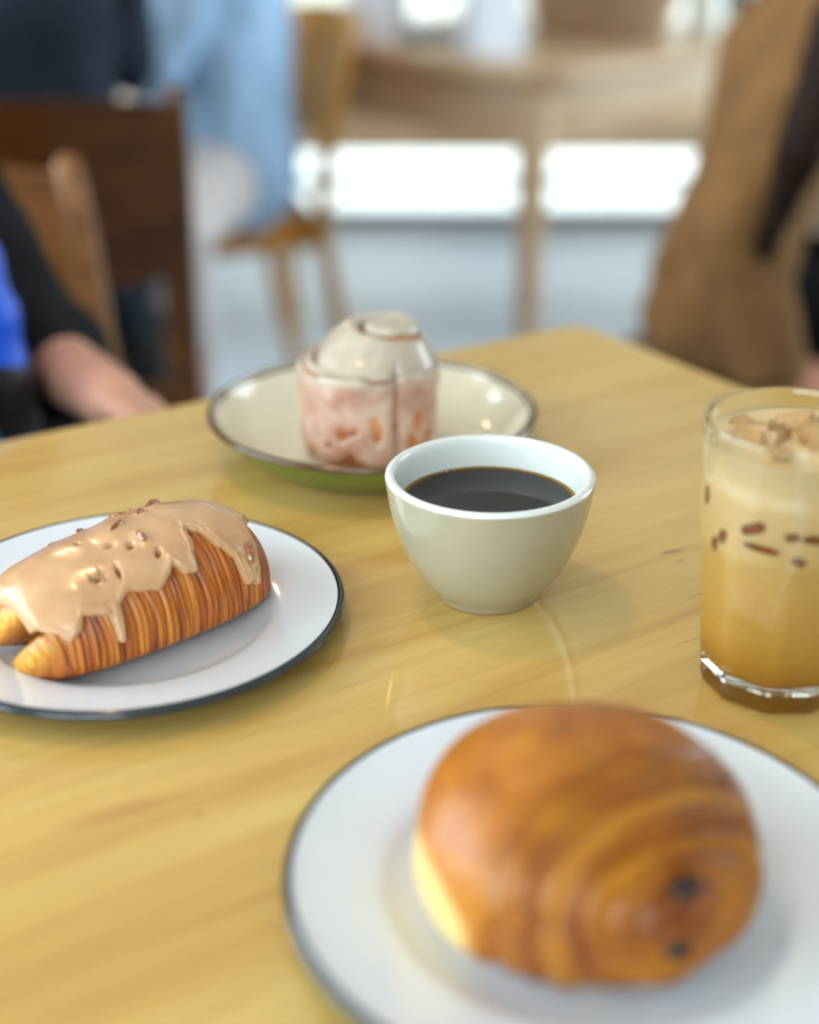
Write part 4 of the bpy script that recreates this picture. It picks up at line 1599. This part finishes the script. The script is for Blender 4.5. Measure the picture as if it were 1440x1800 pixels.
tag(bag, 'bright blue nylon backpack with cyan strap on the lap of the person in black', 'bag')
XL, XR = -0.135, 0.030
blob('bag_body', [((XL, 0, 0.05), 0.042, (XR, 0, 0.05), 0.042), ((XL, 0, 0.09), 0.042, (XR, 0, 0.09), 0.042), ((XL + 0.004, 0, 0.13), 0.040, (XR - 0.003, 0, 0.13), 0.040), ((XL + 0.012, 0, 0.17), 0.036, (XR - 0.008, 0, 0.17), 0.036)], [], M['blue_panel'], bag, 0.006, 3, 0.003, 40)
blob('black_base', [((XL, 0, 0.048), 0.046, (XR, 0, 0.048), 0.046), ((XL, 0, 0.08), 0.045, (XR, 0, 0.08), 0.045)], [], M['black_seat'], bag, 0.006, 3)
blob('pocket', [((XL + 0.03, -0.034, 0.10), 0.018, (XR - 0.03, -0.034, 0.10), 0.018), ((XL + 0.03, -0.032, 0.14), 0.016, (XR - 0.03, -0.032, 0.14), 0.016)], [], M['blue_panel'], bag, 0.005, 3)
bm = bmesh.new()
tube(bm, [(0.0, -0.028, 0.19), (0.035, -0.050, 0.175), (0.064, -0.050, 0.135), (0.080, -0.036, 0.085), (0.076, -0.02, 0.04), (0.05, -0.01, 0.02)], [(0.011, 0.003)] * 6, 10)
from_bm('strap', bm, M['cyan_trim'], bag)

# person in the brown jacket, seated in profile with long dark hair
M['brown_jacket'] = cloth('brown_corduroy', (134, 96, 58), 0.22, 0.5)
person('person in a brown jacket with long dark hair seated beyond the table corner', dict(
    pelvis=(0.445, 1.985, 0.545), chest=(0.510, 1.985, 0.86), neck=(0.60, 1.98, 1.07), head=(0.66, 1.975, 1.23),
    sh_r=(0.535, 1.815, 0.99), sh_l=(0.575, 2.145, 0.99), el_r=(0.418, 1.785, 0.680), el_l=(0.66, 2.19, 0.74),
    wr_r=(0.462, 1.735, 0.500), wr_l=(0.82, 2.08, 0.65), hip_r=(0.46, 1.90, 0.54), hip_l=(0.46, 2.07, 0.54),
    kn_r=(0.87, 1.90, 0.515), kn_l=(0.87, 2.08, 0.515), an_r=(0.85, 1.90, 0.08), an_l=(0.85, 2.08, 0.08)),
    dict(face=(1, 0, 0), skin=M['skin2'], top=M['brown_jacket'], top_name='jacket', bottom=M['black_cloth'], shoe=M['black_shoe'], hair=M['hair_dark'],
         hand_r=((0.95, 0.05, -0.22), (0, 0.5, -0.9), (0.3, 0.6, 0.7), 0.35), hand_l=((0.9, -0.3, -0.2), (0, 0, -1), (0, -1, 0), 0.3),
         build=0.72, top_g=0.010, sleeve_g=0.020, cuff_g=0.020, fold=0.009, sleeve_r=0.88,
         top_extra=[((0.40, 1.93, 0.52), 0.075, (0.45, 1.95, 0.64), 0.07), ((0.415, 1.86, 0.535), 0.075, (0.46, 1.86, 0.56), 0.055), ((0.43, 1.86, 0.60), 0.06, (0.48, 1.87, 0.68), 0.05)],
         hair_caps=[((0.66, 1.91, 1.27), 0.05, (0.58, 1.82, 1.08), 0.042), ((0.58, 1.82, 1.08), 0.042, (0.502, 1.725, 0.93), 0.036), ((0.502, 1.725, 0.93), 0.036, (0.462, 1.705, 0.79), 0.030), ((0.462, 1.705, 0.79), 0.030, (0.432, 1.715, 0.67), 0.012), ((0.60, 2.03, 1.22), 0.05, (0.55, 2.08, 0.95), 0.035)]))

# ------------------------------------------------------------------ things on the oak dining table
M['wicker'] = plain('wicker', (172, 138, 108), 0.6, 0.3, vary=0.25, vscale=60, bump=0.3, bscale=200)
M['paper'] = plain('white_paper', (222, 226, 236), 0.8, 0.2)
M['linen'] = plain('white_linen', (226, 226, 232), 0.9, 0.1, vary=0.04)
bk = empty('wicker_basket', (0.432, 3.36, 0.7502))
tag(bk, 'round woven wicker basket on the oak dining table', 'basket')


def bk_r(z):
    return 0.135 + 0.045 * math.sin(min(1, z / 0.16) * 1.3)


lathe('base', [(0.0, 0.0), (0.135, 0.0), (0.137, 0.006), (0.0, 0.007)], M['wicker'], bk, 48, close=False)
NS = 28
for k in range(NS):
    a = 2 * math.pi * k / NS
    bm = bmesh.new()
    tube(bm, [((bk_r(z)) * math.cos(a), bk_r(z) * math.sin(a), z) for z in (0.003, 0.04, 0.08, 0.12, 0.155)], 0.0035, 6)
    from_bm('stake', bm, M['wicker'], bk)
for q in range(14):
    z = 0.010 + q * 0.0105
    bm = bmesh.new()
    pts = []
    for k in range(NS * 4 + 1):
        a = 2 * math.pi * k / (NS * 4)
        rr = bk_r(z) + 0.0052 * math.cos(a * NS / 2 + math.pi * q)
        pts.append((rr * math.cos(a), rr * math.sin(a), z))
    tube(bm, pts, 0.0048, 6, False)
    from_bm('woven_strand', bm, M['wicker'], bk)
bm = bmesh.new()
pts = [(bk_r(0.16) * math.cos(2 * math.pi * k / 64), bk_r(0.16) * math.sin(2 * math.pi * k / 64), 0.160 + 0.003 * math.sin(k * 1.6)) for k in range(65)]
tube(bm, pts, 0.010, 8, False)
from_bm('rim', bm, M['wicker'], bk)
cl_ = blob('linen_cloth', [((-0.05, -0.03, 0.10), 0.08, (0.06, 0.03, 0.10), 0.08), ((-0.02, 0.05, 0.11), 0.07, (0.03, -0.05, 0.12), 0.06), ((-0.09, -0.06, 0.12), 0.03, (-0.045, -0.135, 0.155), 0.022)], [], M['linen'], None, 0.008, 4, 0.014, 26)
cl_.location = (0.432, 3.36, 0.7502)
tag(cl_, 'crumpled white linen cloth lying in the wicker basket', 'cloth')


def tent_card(loc, rz, w, h, spread, label):
    t = empty('tent_card', loc, rz)
    tag(t, label, 'card')
    for s in (-1, 1):
        bm = bmesh.new()
        vs = []
        for o_ in (0, 0.0012):
            for (x, z) in ((-w / 2, 0), (w / 2, 0), (w / 2, h), (-w / 2, h)):
                y = s * (spread * (1 - z / h) + o_ * (1 if z == 0 else 1))
                vs.append(bm.verts.new((x, y, z)))
        for fidx in ((0, 1, 2, 3), (7, 6, 5, 4), (0, 4, 5, 1), (1, 5, 6, 2), (2, 6, 7, 3), (3, 7, 4, 0)):
            bm.faces.new([vs[i] for i in fidx])
        from_bm('leaf', bm, M['paper'], t, False)
    return t


tent_card((0.165, 3.02, 0.7502), R(24), 0.105, 0.20, 0.05, 'white folded card standing near the corner of the oak dining table')
tent_card((-0.07, 3.22, 0.7502), R(-20), 0.12, 0.16, 0.05, 'white folded card standing on the oak table behind the honey chair')
M['tray'] = plain('grey_blue_tray', (150, 162, 178), 0.35, 0.5)
tr = lathe('saucer', smooth_prof([(0.0, 0.0), (0.045, 0.0), (0.05, 0.004), (0.085, 0.016), (0.086, 0.019), (0.08, 0.0175), (0.045, 0.008), (0.0, 0.007)], 4), M['tray'], None, 48, close=False)
tr.location = (0.05, 3.30, 0.7502)
tag(tr, 'small grey blue saucer lying between the two folded cards', 'saucer')
mg = empty('mug', (0.665, 3.40, 0.7502))
tag(mg, 'plain white cup standing beside the wicker basket', 'cup')
lathe('mug_body', smooth_prof([(0.0, 0.0), (0.028, 0.0), (0.032, 0.003), (0.037, 0.04), (0.040, 0.09), (0.039, 0.0925), (0.037, 0.09), (0.034, 0.04), (0.028, 0.008), (0.0, 0.006)], 5), M['cup_white'], mg, 48, close=False)
bm = bmesh.new()
tube(bm, [(0.036 + 0.026 * math.sin(R(a)) if True else 0, 0, 0.048 + 0.026 * math.cos(R(a))) for a in range(10, 171, 16)], 0.005, 8)
from_bm('handle', bm, M['cup_white'], mg)
M['bottle'] = plain('dark_green_glass', (30, 36, 22), 0.08, 0.6)
bt = empty('bottle', (0.79, 3.62, 0.7502))
tag(bt, 'dark green bottle standing behind the wicker basket', 'bottle')
lathe('bottle_body', smooth_prof([(0.0, 0.0), (0.03, 0.0), (0.033, 0.004), (0.033, 0.10), (0.030, 0.125), (0.014, 0.155), (0.012, 0.19), (0.0, 0.19)], 5), M['bottle'], bt, 40, close=False)
lathe('cap', [(0.0, 0.188), (0.0145, 0.188), (0.0145, 0.206), (0.012, 0.208), (0.0, 0.208)], M['black_shoe'], bt, 24, close=False)

# ------------------------------------------------------------------ pendant lamps, unseen, added for warm light and reflections
M['shade'] = plain('brass_shade', (150, 104, 48), 0.3, 0.5, Metallic=0.9)
M['cord'] = plain('black_cord', (18, 18, 18), 0.6)


def bulb_mat():
    t = NT('warm_bulb')
    t.set(Base_Color=(1, 0.8, 0.55, 1), Emission_Color=(1, 0.72, 0.40, 1), Emission_Strength=8.0)
    return t.m


M['bulb'] = bulb_mat()
for (x, y, lab) in ((-0.35, 0.95, 'added brass pendant lamp hanging over the square maple table'), (-1.08, 2.86, 'added brass pendant lamp hanging over the round table')):
    p = empty('added_pendant_lamp', (x, y, HH))
    tag(p, lab, 'added lamp')
    lathe('ceiling_rose', [(0.0, -0.03), (0.03, -0.03), (0.05, -0.012), (0.052, 0.0), (0.0, 0.0)], M['shade'], p, 32, close=False)
    bm = bmesh.new()
    tube(bm, [(0, 0, -0.02), (0, 0, -0.62)], 0.003, 8)
    from_bm('cord', bm, M['cord'], p)
    lathe('shade', [(0.016, -0.60), (0.024, -0.61), (0.04, -0.66), (0.12, -0.76), (0.15, -0.80), (0.148, -0.801), (0.118, -0.764), (0.036, -0.665), (0.015, -0.62)], M['shade'], p, 48, close=False)
    lathe('bulb', smooth_prof([(0.0, -0.79), (0.022, -0.78), (0.032, -0.755), (0.026, -0.725), (0.014, -0.70), (0.013, -0.66), (0.0, -0.655)], 5), M['bulb'], p, 32, close=False)
    ld = bpy.data.lights.new('added_lamp_light', 'POINT')
    ld.energy = 4
    ld.color = (1.0, 0.74, 0.45)
    ld.shadow_soft_size = 0.04
    lo = bpy.data.objects.new('added_lamp_light', ld)
    lo.location = (0, 0, -0.82)
    col.objects.link(lo)
    lo.parent = p
